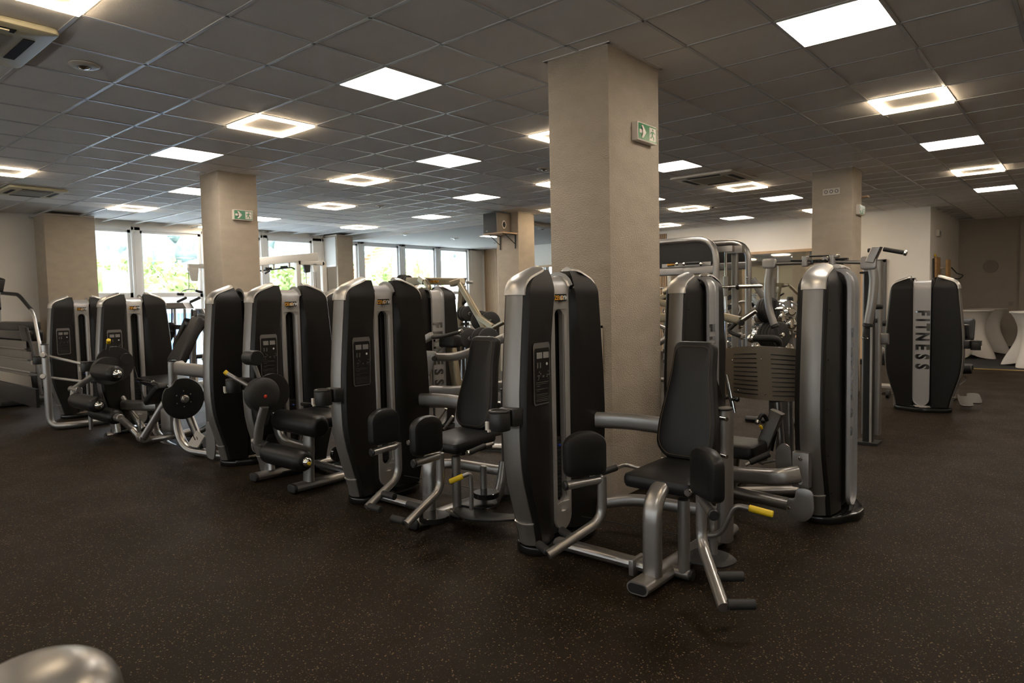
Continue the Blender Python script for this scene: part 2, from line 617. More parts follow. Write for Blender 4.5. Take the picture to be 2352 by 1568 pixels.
# walls
def wall(name, a, b, m='white'):
    return struct(name, box2(a, b), M[m])
wall('wall_left', (XW - .3, Y0, 0), (XW, 4.55, CEIL + .06))
wall('wall_left_top', (XW - .3, 4.55, 3.12), (XW, YB, CEIL + .06))
wall('wall_left_end', (XW - .3, 16.0, 0), (XW, YB + .3, 3.11))
wall('wall_back', (XW - .3, YB, 0), (XN, YB + .25, CEIL + .06))
wall('wall_notch', (XN - .25, YB + .25, 0), (XN, YF, CEIL + .06))
wall('wall_far', (XN - .25, YF, 0), (-1.30, YF + .2, CEIL + .06), 'greywall')
wall('wall_far_return', (-1.30, YF - .12, 0), (X0, YF + .2, CEIL + .06), 'greywall')
wall('wall_right', (X0, Y0, 0), (X0 + .2, YF + .2, CEIL + .06))
struct('wall_front', B(*[((xc, Y0 - .1, zc), (sx, .2, sz)) for xc, zc, sx, sz in [((XW - .3 + X0 + .2) / 2, .40, X0 - XW + .5, .80), ((XW - .3 + X0 + .2) / 2, 3.13, X0 - XW + .5, .25)] + [(XW - .2 + k * 2.41, 1.9, .5, 2.2) for k in range(9)]]), M['white'])
for k in range(8):
    x0_, x1_ = XW + .05 + k * 2.41, XW + .05 + k * 2.41 + 1.91
    w_ = struct('window_%d' % (20 + k), B(*[((xc, Y0 - .1, zc), (sx, .07, sz)) for xc, zc, sx, sz in ((x0_ + .03, 1.9, .06, 2.2), (x1_ - .03, 1.9, .06, 2.2), ((x0_ + x1_) / 2, .83, 1.91, .06), ((x0_ + x1_) / 2, 2.97, 1.91, .06), ((x0_ + x1_) / 2, 1.9, .05, 2.2))]), M['pvc'])
    struct('blind', box2((x0_ + .02, Y0 - .03, 1.15), (x1_ - .02, Y0 - .02, 3.0)), M['blind'], w_)
struct('baseboard_far', box2((XN, YF - .015, 0), (-1.30, YF, .08)), M['black'])

# plastered columns
for i, (a0, b0, a1, b1) in enumerate(YCOL):
    bm = box2((a0, b0, 0), (a1, b1, CEIL + .03), 0.012)
    o = struct('column_%d' % (i + 1), bm, M['plaster'])
    tr = B((((a0 + a1) / 2, b0 - .012, CEIL + .001), (a1 - a0 + .05, .03, .008)), (((a0 + a1) / 2, b1 + .012, CEIL + .001), (a1 - a0 + .05, .03, .008)),
           ((a0 - .012, (b0 + b1) / 2, CEIL + .001), (.03, b1 - b0 + .05, .008)), ((a1 + .012, (b0 + b1) / 2, CEIL + .001), (.03, b1 - b0 + .05, .008)))
    struct('edge_trim', tr, M['tile'], o)

# lamps
def lamp_label(k, n, kind): return k
def vis_cell(b, m):
    x, y = gx(b), gy(m)
    f_ = -sy * x + cy * y
    r_ = cy * x + sy * y
    return f_ > 1 and abs(r_ / f_) < .76 and (CEIL - EYE) / f_ < 0.56
# fix of wall pieces that need the window openings
def glass_mat():
    m = bpy.data.materials.new('window_glass')
    m.use_nodes = True
    nt = m.node_tree
    nt.nodes.remove(nt.nodes['Principled BSDF'])
    out = nt.nodes['Material Output']
    tr = nt.nodes.new('ShaderNodeBsdfTransparent'); tr.inputs[0].default_value = (0.96, 0.98, 0.98, 1)
    gl = nt.nodes.new('ShaderNodeBsdfGlossy'); gl.inputs['Roughness'].default_value = 0.0
    fr = nt.nodes.new('ShaderNodeFresnel'); fr.inputs[0].default_value = 1.5
    mx = nt.nodes.new('ShaderNodeMixShader')
    ge = nt.nodes.new('ShaderNodeNewGeometry'); sb = nt.nodes.new('ShaderNodeMath'); sb.operation = 'SUBTRACT'; sb.inputs[0].default_value = 1.0; sb.use_clamp = True
    nt.links.new(ge.outputs['Backfacing'], sb.inputs[1])
    ml = nt.nodes.new('ShaderNodeMath'); ml.operation = 'MULTIPLY'
    nt.links.new(fr.outputs[0], ml.inputs[0]); nt.links.new(sb.outputs[0], ml.inputs[1])
    nt.links.new(ml.outputs[0], mx.inputs[0]); nt.links.new(tr.outputs[0], mx.inputs[1]); nt.links.new(gl.outputs[0], mx.inputs[2])
    nt.links.new(mx.outputs[0], out.inputs[0])
    return m
M['glass'] = glass_mat()

def ypx(px): return at(px, 600, x=XW).y
wins = [(4.62, ypx(302)), (ypx(322), ypx(462)), (ypx(471), ypx(598)), (ypx(613), ypx(717)),
        (10.80, ypx(821)), (ypx(834), ypx(915)), (ypx(928), ypx(998)), (ypx(1010), ypx(1073))]
ZT, ZS = 3.06, 1.73
fw_ = .055
for i, (a, b) in enumerate(wins):
    bm = bmesh.new()
    for (y0, y1, z0, z1) in ((a, a + fw_, .06, ZT), (b - fw_, b, .06, ZT), (a, b, ZT - fw_, ZT), (a, b, ZS - .06, ZS + .04), (a, b, .06, .12)):
        add_box(bm, (XW - .03, (y0 + y1) / 2, (z0 + z1) / 2), (.07, y1 - y0, z1 - z0))
    w = struct('window_%d' % (i + 1), bm, M['pvc'])
    struct('upper_pane', box2((XW - .035, a + fw_, ZS + .04), (XW - .03, b - fw_, ZT - fw_)), M['glass'], w)
    struct('lower_pane', box2((XW - .035, a + fw_, .12), (XW - .03, b - fw_, ZS - .06)), M['glass'], w)
# mullion piers between the windows
ends = [(4.55, wins[0][0])] + [(wins[i][1], wins[i + 1][0]) for i in range(len(wins) - 1)] + [(wins[-1][1], 16.0)]
for i, (a, b) in enumerate(ends):
    bm = bmesh.new()
    add_box(bm, (XW - .02, (a + b) / 2, 1.56), (.16, b - a + .001, 3.12))
    add_box(bm, (XW + .065, a + (b - a) * .3, 1.56), (.012, .012, 3.1))
    struct('trim_%d' % (i + 1), bm, M['pvc'] if (b - a) < .4 else M['white'])
struct('trim_20', box2((XW - .1, 4.55, 0), (XW + .05, 16.0, .06)), M['pvc'])
struct('trim_21', box2((XW - .1, 4.55, ZT), (XW + .06, 16.0, 3.12)), M['pvc'])
# plasterboard drops a little behind the grid
struct('ceiling_drop', box2((XW, YG + .05, CEIL - .075), (-9.6, YB, CEIL - .012)), M['plasterboard'], ceiling)

# pale fabric panel and mirror on the column by the windows
colm = bpy.data.objects['column_4']
struct('panel', box2((-15.06, 10.245, 2.44), (-14.53, 10.27, 3.14)), mat('pale_fabric', (0.62, 0.61, 0.58), .8), colm)
struct('panel_rail', box2((-15.06, 10.235, 2.40), (-14.53, 10.27, 2.44)), M['pvc'], colm)
struct('mirror_strip', box2((-15.04, 10.262, .3), (-14.55, 10.27, 2.40)), M['mirror'], colm)

# mirror wall
MX0, MX1 = -13.6, -4.35
mir = Thing('wall_mirror', (-9, YB, .5), 'long wall mirror with light oak rim behind the weights', 'mirror')
for k in range(6):
    w_ = (-8.9 - MX0) / 3 if k < 3 else (MX1 + 8.45) / 3
    xa = MX0 + k * w_ if k < 3 else -8.45 + (k - 3) * w_
    mir.part('mirror_pane', box2((xa + .003, YB - .012, .5), (xa + w_ - .003, YB - .004, 2.42)), M['mirror'])
mir.part('top_rim', box2((MX0, YB - .04, 2.42), (-8.9, YB - .002, 2.48)), M['oak'])
mir.part('top_rim', box2((-8.45, YB - .04, 2.42), (MX1, YB - .002, 2.48)), M['oak'])
mir.part('bottom_rim', box2((MX0, YB - .04, .44), (-8.9, YB - .002, .5)), M['oak'])
mir.part('bottom_rim', box2((-8.45, YB - .04, .44), (MX1, YB - .002, .5)), M['oak'])
struct('baseboard_back', box2((-15.1, YB - .02, 0), (MX1, YB, .44)), mat('slate_panel', (.045, .05, .06), .6))

# slatted wood wall fields: each slat its own object
def slats(xa, xb, lab):
    t = Thing('slat_panel', ((xa + xb) / 2, YB, 0), lab, 'wall panel')
    t.part('backing', box2((xa, YB - .012, .02), (xb, YB - .002, CEIL - .08)), M['black'])
    n = max(2, int(round((xb - xa) / .05)))
    me = mesh_of(box2((-.014, -.022, .02), (.014, 0, CEIL - .08)), flat=True)
    me.materials.append(M['oak'])
    for k in range(n):
        o = bpy.data.objects.new('slat', me)
        C.objects.link(o); o.parent = t.e
        o.location = (xa + (k + .5) * (xb - xa) / n - t.loc.x, -.012, 0)
slats(-15.0, -13.65, 'light oak slatted wall panel in the corner beside the windows')
slats(-8.9, -8.5, 'narrow light oak slatted wall strip behind the big column')

# door in the back wall
dr = struct('door_1', box2((-4.25, YB - .03, 0), (-3.42, YB - .005, 2.09)), M['oak'])
struct('door_frame', B(((-3.375, YB - .03, 1.07), (.07, .07, 2.14)), ((-4.295, YB - .03, 1.07), (.07, .07, 2.14)), ((-3.835, YB - .03, 2.12), (.99, .07, .06))), mat('grey_steel', (.10, .10, .10), .5), dr)
struct('door_handle', tube(([(-4.17, YB - .03, 1.03), (-4.17, YB - .08, 1.03), (-4.05, YB - .08, 1.03)], .009)), M['chrome'], dr)

# ------------------------------------------------------------------ outside
def leaf_mat(name, c1, c2):
    m = mat(name, c1, .9, spec=.05)
    nt = m.node_tree; b = nt.nodes['Principled BSDF']
    oi = nt.nodes.new('ShaderNodeTexCoord'); n = nt.nodes.new('ShaderNodeTexNoise'); n.inputs['Scale'].default_value = 1.2; n.inputs['Detail'].default_value = 6
    nt.links.new(oi.outputs['Object'], n.inputs['Vector'])
    r = nt.nodes.new('ShaderNodeValToRGB')
    r.color_ramp.elements[0].position = .38; r.color_ramp.elements[0].color = (*c1, 1)
    r.color_ramp.elements[1].position = .62; r.color_ramp.elements[1].color = (*c2, 1)
    nt.links.new(n.outputs[0], r.inputs[0]); nt.links.new(r.outputs[0], b.inputs['Base Color'])
    return m
M['leaf'] = leaf_mat('leaves', (.16, .23, .07), (.42, .43, .20))
M['forest'] = leaf_mat('hazy_forest', (.17, .21, .20), (.27, .32, .27))  # greyed bluish greens, distance haze is put into the colour
M['concrete'] = mat('pale_concrete', (.75, .75, .73), .9)
M['rust'] = mat('rusty_steel', (.50, .27, .15), .8, noise=.35, nscale=4)
M['bark'] = mat('bark', (.2, .15, .1), .9)
struct('ground_outside', box2((-260, -160, -4.2), (XW - .4, 260, -4.0)), M['concrete'])
hb = bmesh.new()
NX, NY = 16, 90
gridv = []
for i in range(NX):
    row = []
    for j in range(NY):
        x = -70 - i * 7
        y = -60 + j * 4.0
        s_ = i / (NX - 1)
        h = -4 + 46 * (s_ ** .8) * (0.8 + .25 * math.sin(y * .02 + 1.0) - .12 * math.sin(y * .055)) + random.uniform(-1.6, 1.9) * (i > 0)
        row.append(hb.verts.new((x + random.uniform(-2, 2), y + random.uniform(-1.5, 1.5), h)))
    gridv.append(row)
for i in range(NX - 1):
    for j in range(NY - 1):
        hb.faces.new((gridv[i][j], gridv[i][j + 1], gridv[i + 1][j + 1], gridv[i + 1][j]))
struct('hill_outside', hb, M['forest'], ang=180)
# forest crowns standing on the hill (too far and many to count)
fb = bmesh.new()
base = bmesh.new(); bmesh.ops.create_icosphere(base, subdivisions=1, radius=1.0)
bv = [v.co.copy() for v in base.verts]; bf = [[v.index for v in f.verts] for f in base.faces]; base.free()
for k in range(1500):
    i = random.randint(0, NX - 2); j = random.randint(8, NY - 20)
    v = gridv_co = None
    x = -70 - (i + random.random()) * 7
    y = -60 + (j + random.random()) * 4.0
    s_ = (-70 - x) / 7 / (NX - 1)
    h = -4 + 46 * (s_ ** .8) * (0.8 + .25 * math.sin(y * .02 + 1.0) - .12 * math.sin(y * .055))
    r = random.uniform(1.6, 3.2)
    k2 = random.uniform(1.1, 1.8)
    vs = [fb.verts.new((x + p.x * r * random.uniform(.8, 1.2), y + p.y * r * random.uniform(.8, 1.2), h + p.z * r * k2 * random.uniform(.85, 1.15))) for p in bv]
    for f in bf:
        fb.faces.new([vs[q] for q in f])
struct('forest_outside', fb, M['forest'], kind='stuff', ang=180)

def tree(px, py_top, x, crown_r, lab, seed):
    rnd = random.Random(seed)
    top = at(px, py_top, x=x)
    c = Vector((x, top.y, top.z - crown_r))
    t = Thing('tree', (x, c.y, -4), lab, 'tree', 'broadleaf trees outside the windows')
    t.part('trunk', tube(([(x, c.y, -4), (x + .1, c.y, c.z)], .2)), M['bark'])
    bm = bmesh.new()
    for k in range(4200):
        d = Vector((rnd.gauss(0, 1), rnd.gauss(0, 1), rnd.gauss(0, 1))).normalized()
        p = c + Vector((d.x * crown_r, d.y * crown_r * 1.25, d.z * crown_r * 1.1)) * (rnd.random() ** .35)
        s = rnd.uniform(.06, .17)
        a = Vector((rnd.uniform(-1, 1), rnd.uniform(-1, 1), rnd.uniform(-1, 1))).normalized() * s
        b_ = a.cross(Vector((rnd.uniform(-1, 1), rnd.uniform(-1, 1), rnd.uniform(-1, 1)))).normalized() * s * .7
        vs = [bm.verts.new(q) for q in (p - a, p + b_, p + a, p - b_)]
        bm.faces.new(vs)
    # inner mass
    core = bmesh.new(); bmesh.ops.create_icosphere(core, subdivisions=3, radius=1.0)
    for v in core.verts:
        v.co = c + Vector((v.co.x * crown_r * .85, v.co.y * crown_r * 1.05, v.co.z * crown_r * .92)) * rnd.uniform(.85, 1.12)
    t.part('foliage', join(bm, core), M['leaf'], stuff=True, ang=180)
tree(235, 605, -27, 2.6, 'yellow-green tree outside the first tall window', 1)
tree(300, 612, -28, 2.4, 'green bushy tree outside left of the first window mullion', 2)
tree(345, 605, -29, 2.6, 'light green tree outside the second tall window', 3)
tree(395, 625, -27, 2.0, 'small green tree outside next to the brown house', 4)
tree(640, 622, -30, 2.6, 'light green tree outside behind the cream cable frame', 5)
tree(680, 615, -33, 2.4, 'dark green tree outside beyond the cream cable frame', 6)
tree(760, 600, -28, 2.6, 'green tree outside near the mirrored column', 7)
tree(870, 610, -36, 3.0, 'pale green tree outside under the rusty stair', 8)
tree(925, 600, -40, 3.0, 'green tree outside beside the rusty post', 9)

# chimney, brown house, white building, rusty stair outside
p = at(263, 622, x=-24)
t = Thing('chimney', (p.x, p.y, -4), 'white chimney with a grey pipe outside the first tall window', 'chimney')
t.part('stack', box2((p.x - .28, p.y - .28, -4), (p.x + .28, p.y + .28, p.z), .04), M['concrete'])
t.part('pipe', cyl(((p.x, p.y, p.z), (p.x, p.y, p.z + .62), .1), ((p.x, p.y, p.z + .62), (p.x, p.y, p.z + .78), .07)), mat('grey_pipe', (.3, .32, .36), .5))
p = at(446, 628, x=-45)
t = Thing('brown_house', (p.x, p.y, -4), 'brown gabled house outside behind the second tall window', 'house')
hs = bmesh.new()
x0, x1, y0, y1, zt = p.x - 4, p.x + 4, p.y - 2.6, p.y + 6, p.z
sl = [(y0, -4), (y1, -4), (y1, zt - 1.2), (p.y + 1.5, zt + .6), (y0, zt - 1.2)]
f1 = [hs.verts.new((x0, a, b)) for a, b in sl]; f2 = [hs.verts.new((x1, a, b)) for a, b in sl]
hs.faces.new(f1); hs.faces.new(f2[::-1])
for k in range(5): hs.faces.new((f1[k], f1[(k + 1) % 5], f2[(k + 1) % 5], f2[k]))
t.part('walls', hs, mat('brown_boards', (.32, .25, .22), .9), ang=10)
rf = bmesh.new()
for (a, b, c_, d) in ((y0 - .4, zt - 1.45, p.y + 1.5, zt + .65), (p.y + 1.5, zt + .65, y1 + .4, zt - 1.45)):
    vs = [rf.verts.new(q) for q in ((x0 - .3, a, b), (x1 + .3, a, b), (x1 + .3, c_, d), (x0 - .3, c_, d), (x0 - .3, a, b + .15), (x1 + .3, a, b + .15), (x1 + .3, c_, d + .15), (x0 - .3, c_, d + .15))]
    for q in ((0, 1, 2, 3), (7, 6, 5, 4), (0, 4, 5, 1), (1, 5, 6, 2), (2, 6, 7, 3), (3, 7, 4, 0)): rf.faces.new([vs[k] for k in q])
t.part('roof', rf, M['concrete'], ang=10)
def low_roof(x0, x1, y0, y1, z, lab, nm='flat_roof_hall'):
    t = Thing(nm, ((x0 + x1) / 2, (y0 + y1) / 2, -4), lab, 'building')
    t.part('walls', box2((x0 + .3, y0 + .3, -4), (x1 - .3, y1 - .3, z - .3)), M['concrete'])
    t.part('roof', box2((x0, y0, z - .3), (x1, y1, z)), M['concrete'])
    return t
low_roof(-24, -17.5, 1, 9.4, at(260, 672, x=-17.5).z, 'white flat roof outside the two left tall windows')
pb = at(955, 597, x=-40)
wb = Thing('white_building', (-42, pb.y + 8, -4), 'large white building outside the two right tall windows', 'building')
wb.part('walls', box2((-48, pb.y, -4), (-40, pb.y + 24, pb.z)), M['concrete'])
wb.part('roof', box2((-48.3, pb.y - .3, pb.z), (-39.8, pb.y + 24.3, pb.z + .3)), M['concrete'])
for q0, q1 in ((965, 971), (973, 980), (984, 991), (993, 998)):
    a, b = at(q0, 624, x=-40), at(q1, 633, x=-40)
    wb.part('window', box2((-40.02, a.y, b.z), (-39.95, b.y, a.z)), mat('far_pane', (.28, .33, .36), .3))
# rusty stair
def V_(p): return Vector((p.x, p.y, -4.0))
s0, s1 = at(838, 634, x=-22), at(902, 575, x=-22)
st = Thing('steel_stair', (-22, s0.y, -4), 'rusty steel stair flight outside beyond the middle windows', 'stairs')
ext = (s1 - s0)
for dx in (0, -1.1):
    st.part('stringer', flat(([s0 - ext * 1.1 + Vector((dx, 0, 0)), s1 + ext * .4 + Vector((dx, 0, 0))], .06, .34, (1, 0, 0), 0, .01)), M['rust'])
for k in range(-6, 9):
    q = s0 + ext * ((k + .5) / 7) + Vector((-.55, 0, .12))
    st.part('tread', box2(q - Vector((.52, .16, .02)), q + Vector((.52, .16, .02))), M['rust'])
st.part('support', cyl((V_(s0), s0, .08), (V_(s1), s1, .08)), M['rust'])
st.part('railing', tube(([s0 - ext * .6 + Vector((0, 0, 1.0)), s1 + Vector((0, 0, 1.0))], .03), *[([s0 + ext * f + Vector((0, 0, .1)), s0 + ext * f + Vector((0, 0, 1.0))], .03) for f in (-.3, .25, .8)]), M['concrete'])
q = at(942, 600, x=-21)
t = single('steel_post', cyl(((q.x, q.y, -4), (q.x, q.y, 6), .09)), mat('orange_paint', (.6, .33, .18), .7), 'orange steel post outside left of the white building', 'post')
# blue cladding fence low outside
bmf = bmesh.new()
for k in range(60):
    add_box(bmf, (-17.8, 5.2 + k * .1, .35), (.03, .07, 1.9))
struct('fence_outside', bmf, mat('blue_sheet', (.16, .28, .55), .6), kind='stuff')
# ================================================================== CEILING LAMPS
PL = {(-5.5, 6.5): 'large square white ceiling panel lamp at the top right of the picture',
      (-.5, 4.5): 'square white ceiling panel lamp high between the two front columns',
      (5.5, 4.5): 'square white ceiling panel lamp right above the second front column',
      (2.5, 8.5): 'square white ceiling panel lamp left of the big column, third nearest',
      (-.5, 12.5): 'square white ceiling panel lamp at the right edge of the big column',
      (-5.5, 14.5): 'square white ceiling panel lamp between the two warm ring lamps at right',
      (5.5, 12.5): 'square white ceiling panel lamp in the middle, ahead of the loudspeaker',
      (-5.5, 22.5): 'farthest white ceiling panel lamp at the right end',
      (9.5, 6.5): 'white ceiling panel lamp cut by the left edge of the second column',
      (9.5, 14.5): 'small far white ceiling panel lamp near the plasterboard edge',
      (-.5, 19.5): 'white ceiling panel lamp left of the socket column',
      (2.5, 23.5): 'small far white ceiling panel lamp over the mirror wall',
      (13.5, 10.5): 'far white ceiling panel lamp at the right edge of the second column',
      (2.5, 16.5): 'white ceiling panel lamp almost hidden behind the big column'}
FL = {(2.5, 4.5): 'warm square ring ceiling lamp nearest above the second column',
      (-5.5, 10.5): 'large warm square ring ceiling lamp at upper right',
      (5.5, 8.5): 'warm square ring ceiling lamp in the middle, left of centre',
      (-5.5, 18.5): 'far warm square ring ceiling lamp at the right side',
      (-.5, 8.5): 'warm square ring ceiling lamp mostly hidden by the big column',
      (9.5, 2.5): 'warm square ring ceiling lamp cut by the left picture edge',
      (13.5, 6.5): 'warm square ring ceiling lamp above the left tall windows',
      (9.5, 10.5): 'small warm square ring ceiling lamp beside the middle round detector',
      (-.5, 16.5): 'warm square ring ceiling lamp right of the grey air cassette',
      (2.5, 19.5): 'warm square ring ceiling lamp above the rack at right',
      (2.5, 12.5): 'warm square ring ceiling lamp peeking out left of the big column',
      (5.5, 16.5): 'small far warm ring lamp touching the big column above the mirror',
      (-.5, 23.5): 'warm ring lamp hidden behind the socket column',
      (13.5, 14.5): 'farthest warm ring ceiling lamp near the column by the windows',
      (5.5, 23.5): 'farthest warm ring ceiling lamp above the oak slats',
      (-.5, .5): 'big warm square ring ceiling lamp in the top left corner',
      (16.5, 10.5): 'warm ring ceiling lamp peeking left of the second column by the window'}
def put_root(name, loc, lab, cat, grp):
    e = bpy.data.objects.new(name, None); C.objects.link(e); e.location = loc
    e['label'] = lab; e['category'] = cat; e['group'] = grp
    return e
pf = mesh_of(B(((0, .292, .002), (.596, .014, .014)), ((0, -.292, .002), (.596, .014, .014)), ((.292, 0, .002), (.014, .57, .014)), ((-.292, 0, .002), (.014, .57, .014))), flat=True); pf.materials.append(M['tbar'])
pd = mesh_of(B(((0, 0, .003), (.570, .570, .006))), flat=True); pd.materials.append(M['lamp'])
rg = bmesh.new()
for (c_, s_) in (((0, .268, -.007), (.584, .048, .020)), ((0, -.268, -.007), (.584, .048, .020)), ((.268, 0, -.007), (.048, .488, .020)), ((-.268, 0, -.007), (.048, .488, .020))):
    add_box(rg, c_, s_)
rm = mesh_of(rg, flat=True); rm.materials.append(M['frame_lamp'])
ri = mesh_of(B(((0, 0, .008), (.596, .596, .008))), flat=True); ri.materials.append(M['tile'])
n_off = 0
for kind, lst, labs in (('panel_lamp', PANELS, PL), ('ring_lamp', FRAMES, FL)):
    for (b, m) in lst:
        lab = labs.get((b, m)); off_ = False
        if lab is None:  # lamp out of view, added to brighten the room
            n_off += 1
            lab = ('flat white panel lamp' if kind == 'panel_lamp' else 'warm ring lamp') + ' added in the ceiling outside the picture'; off_ = True
        e = put_root(kind, (gx(b), gy(m), CEIL), lab, 'ceiling lamp', ('white panel lamps' if kind == 'panel_lamp' else 'warm ring lamps') + (' added outside the picture' if off_ else ' in the ceiling'))
        if kind == 'panel_lamp':
            for nm, me in (('lamp_frame', pf), ('diffuser', pd)):
                o = bpy.data.objects.new(nm, me); C.objects.link(o); o.parent = e
        else:
            for nm, me in (('centre_plate', ri), ('light_ring', rm)):
                o = bpy.data.objects.new(nm, me); C.objects.link(o); o.parent = e
# lamp in the plasterboard
q = at(1138, 541, z=CEIL - .08)
e = put_root('panel_lamp', (q.x, q.y, CEIL - .085), 'white panel lamp in the smooth ceiling under the loudspeaker shelf', 'ceiling lamp', 'white panel lamps in the ceiling')
for nm, me in (('lamp_frame', pf), ('diffuser', pd)):
    o = bpy.data.objects.new(nm, me); C.objects.link(o); o.parent = e

# ------------------------------------------------------------------ towers of the machines
OUT = [(.278, .060), (.290, .13), (.315, .22), (.348, .33), (.377, .43), (.395, .53), (.403, .65), (.404, .78), (.397, .95), (.383, 1.12), (.368, 1.28), (.350, 1.468)]
CAPC = [(.350, 1.468), (.347, 1.495), (.337, 1.520), (.318, 1.544), (.290, 1.562), (.255, 1.576), (.218, 1.589), (.185, 1.601), (.160, 1.610), (.140, 1.611)]
ALL = OUT + CAPC[1:]
def hw(z):
    """half width of the shell at height z"""
    for (y0, z0), (y1, z1) in zip(ALL, ALL[1:]):
        if z0 <= z <= z1 and z1 > z0:
            return y0 + (y1 - y0) * (z - z0) / (z1 - z0)
    return ALL[0][0] if z < ALL[0][1] else ALL[-1][0]
def gi(z):
    """inner edge of a lobe"""
    if z < 1.46: return .090
    t = (z - 1.46) / .15
    return .090 + .050 * t ** 1.3
def front_x(y, z):
    h = hw(z); g = gi(z); c = .10 + .085 * min(1, max(0, (1.5 - z) / .6))
    c = min(c, h - .03)
    if y >= c:
        return .085 + (.012) * (y - c) / max(.001, h - c)
    return .050 + (.035) * max(0, (y - g)) / max(.001, c - g)
def back_x(y, z):
    h = hw(z); g = gi(z); c = .17
    if y >= c: return -(.082 + .018 * (h - y) / max(.001, h - c))
    return -(.100 + .002 * (c - y) / max(.001, c - g))
def lobe(sgn):
    zs = [.06 + i * .09 for i in range(15)] + [1.36, 1.40, 1.43, 1.46, 1.48, 1.50, 1.52, 1.535, 1.55, 1.562, 1.574, 1.584, 1.592, 1.600, 1.606, 1.6095]
    zs = sorted(set(round(z, 4) for z in zs))
    bm = bmesh.new(); rings = []
    for z in zs:
        h = hw(z); g = min(gi(z), h - .004)
        w = h - g
        k = 1.0 if z < 1.48 else 1 - .45 * ((z - 1.48) / .13) ** 1.6
        pts = []
        def fx(y): return front_x(y, z) * k
        def bx_(y): return back_x(y, z) * k
        cr_ = min(.10 + .085 * min(1, max(0, (1.5 - z) / .6)), g + w * .45)
        pts.append((.0, g))
        pts.append((fx(g) - .012, g))
        pts.append((fx(g), g + min(.008, w * .1)))
        pts.append((fx(cr_) , cr_))
        for f in (.4, .8):
            y = cr_ + (h - .022 - cr_) * f
            pts.append((fx(max(y, cr_)), y))
        pts.append((fx(h - .018), h - .016))
        pts.append((.080 * k, h - .002))
        pts.append((.062 * k, h))
        pts.append((-.062 * k, h))
        pts.append((-.070 * k, h - .002))
        pts.append((bx_(h - .018), h - .016))
        cb = min(.17, g + w * .5)
        pts.append((bx_(cb), cb))
        pts.append((bx_(g), g + min(.008, w * .1)))
        pts.append((bx_(g) + .015, g))
        rings.append([bm.verts.new((x, sgn * y, z)) for x, y in pts])
    for a, b in zip(rings, rings[1:]):
        n = len(a)
        for j in range(n):
            bm.faces.new((a[j], a[(j + 1) % n], b[(j + 1) % n], b[j]))
    bm.faces.new(rings[0]); bm.faces.new(rings[-1])
    return bm
def band(curve, sgn, hw0, hw1, bulge, off, th=.01, taper=False):
    """band following the outline curve; section runs along x"""
    bm = bmesh.new(); rings = []
    n = len(curve)
    for i, (y, z) in enumerate(curve):
        a = curve[max(0, i - 1)]; b = curve[min(n - 1, i + 1)]
        t = Vector((b[0] - a[0], b[1] - a[1])).normalized()
        nr = Vector((t.y, -t.x))      # outward
        if nr.x < 0 and nr.y < 0: nr = -nr
        f = i / (n - 1)
        w = hw0 + (hw1 - hw0) * f
        if taper and i >= n - 3: w *= (1.0, .82, .45)[i - (n - 3)]
        ring = []
        for s in (-1, -.96, -.8, -.45, 0, .45, .8, .96, 1):
            o = off + bulge * (1 - s * s)
            if abs(s) == 1: o = off - th
            ring.append(bm.verts.new((s * w, sgn * (y + nr.x * o), z + nr.y * o)))
        rings.append(ring)
    for a, b in zip(rings, rings[1:]):
        for j in range(8):
            bm.faces.new((a[j], a[j + 1], b[j + 1], b[j]))
    for r in (rings[0], rings[-1]):
        bm.faces.new(r)
    return bm
def center_strip():
    """arched band with a capsule slot in front: front face, roof, back face"""
    SL0, SL1, SW = .24, 1.385, .040
    RO0, RO1, RW = .185, 1.435, .058
    XFs = .050
    def cap(z, z0, z1, w):
        if z <= z0 or z >= z1: return 0.0
        if z < z0 + w: return math.sqrt(max(0, w * w - (z0 + w - z) ** 2))
        if z > z1 - w: return math.sqrt(max(0, w * w - (z - (z1 - w)) ** 2))
        return w
    def half(z):
        b = .086 + .006 * z / 1.5
        z0 = .075
        if z < z0 + b: return math.sqrt(max(1e-6, b * b - (z0 + b - z) ** 2))
        return b
    zs = set([.0755, .078, .084, .095, .11, .13, .15, .17, 1.45])
    for w, a, b in ((RW, RO0, RO1), (SW, SL0, SL1)):
        for k in range(9):
            t = k / 8 * math.pi / 2
            zs.add(round(a + w * (1 - math.cos(t)), 4)); zs.add(round(b - w * (1 - math.cos(t)), 4))
    for k in range(6): zs.add(round(.32 + k * .18, 4))
    zs = sorted(zs)
    bm = bmesh.new()
    for sg in (1, -1):
        rows = []
        for z in zs:
            h = half(z); r = cap(z, RO0, RO1, RW); s = cap(z, SL0, SL1, SW)
            rows.append([bm.verts.new(q) for q in ((XFs - .03, sg * h, z), (XFs - .008, sg * h, z), (XFs, sg * max(h - .008, h * .8), z), (XFs, sg * r, z), (XFs - .014, sg * s, z), (XFs - .045, sg * s, z))])
        for i in range(len(rows) - 1):
            a, b = rows[i], rows[i + 1]
            for j in range(5):
                if j >= 4 and cap((zs[i] + zs[i + 1]) / 2, SL0, SL1, SW) == 0: continue
                vs = [a[j], a[j + 1], b[j + 1], b[j]]
                bm.faces.new(vs)
    bmesh.ops.remove_doubles(bm, verts=bm.verts, dist=1e-5)
    bmesh.ops.dissolve_degenerate(bm, edges=bm.edges, dist=1e-6)
    return bm
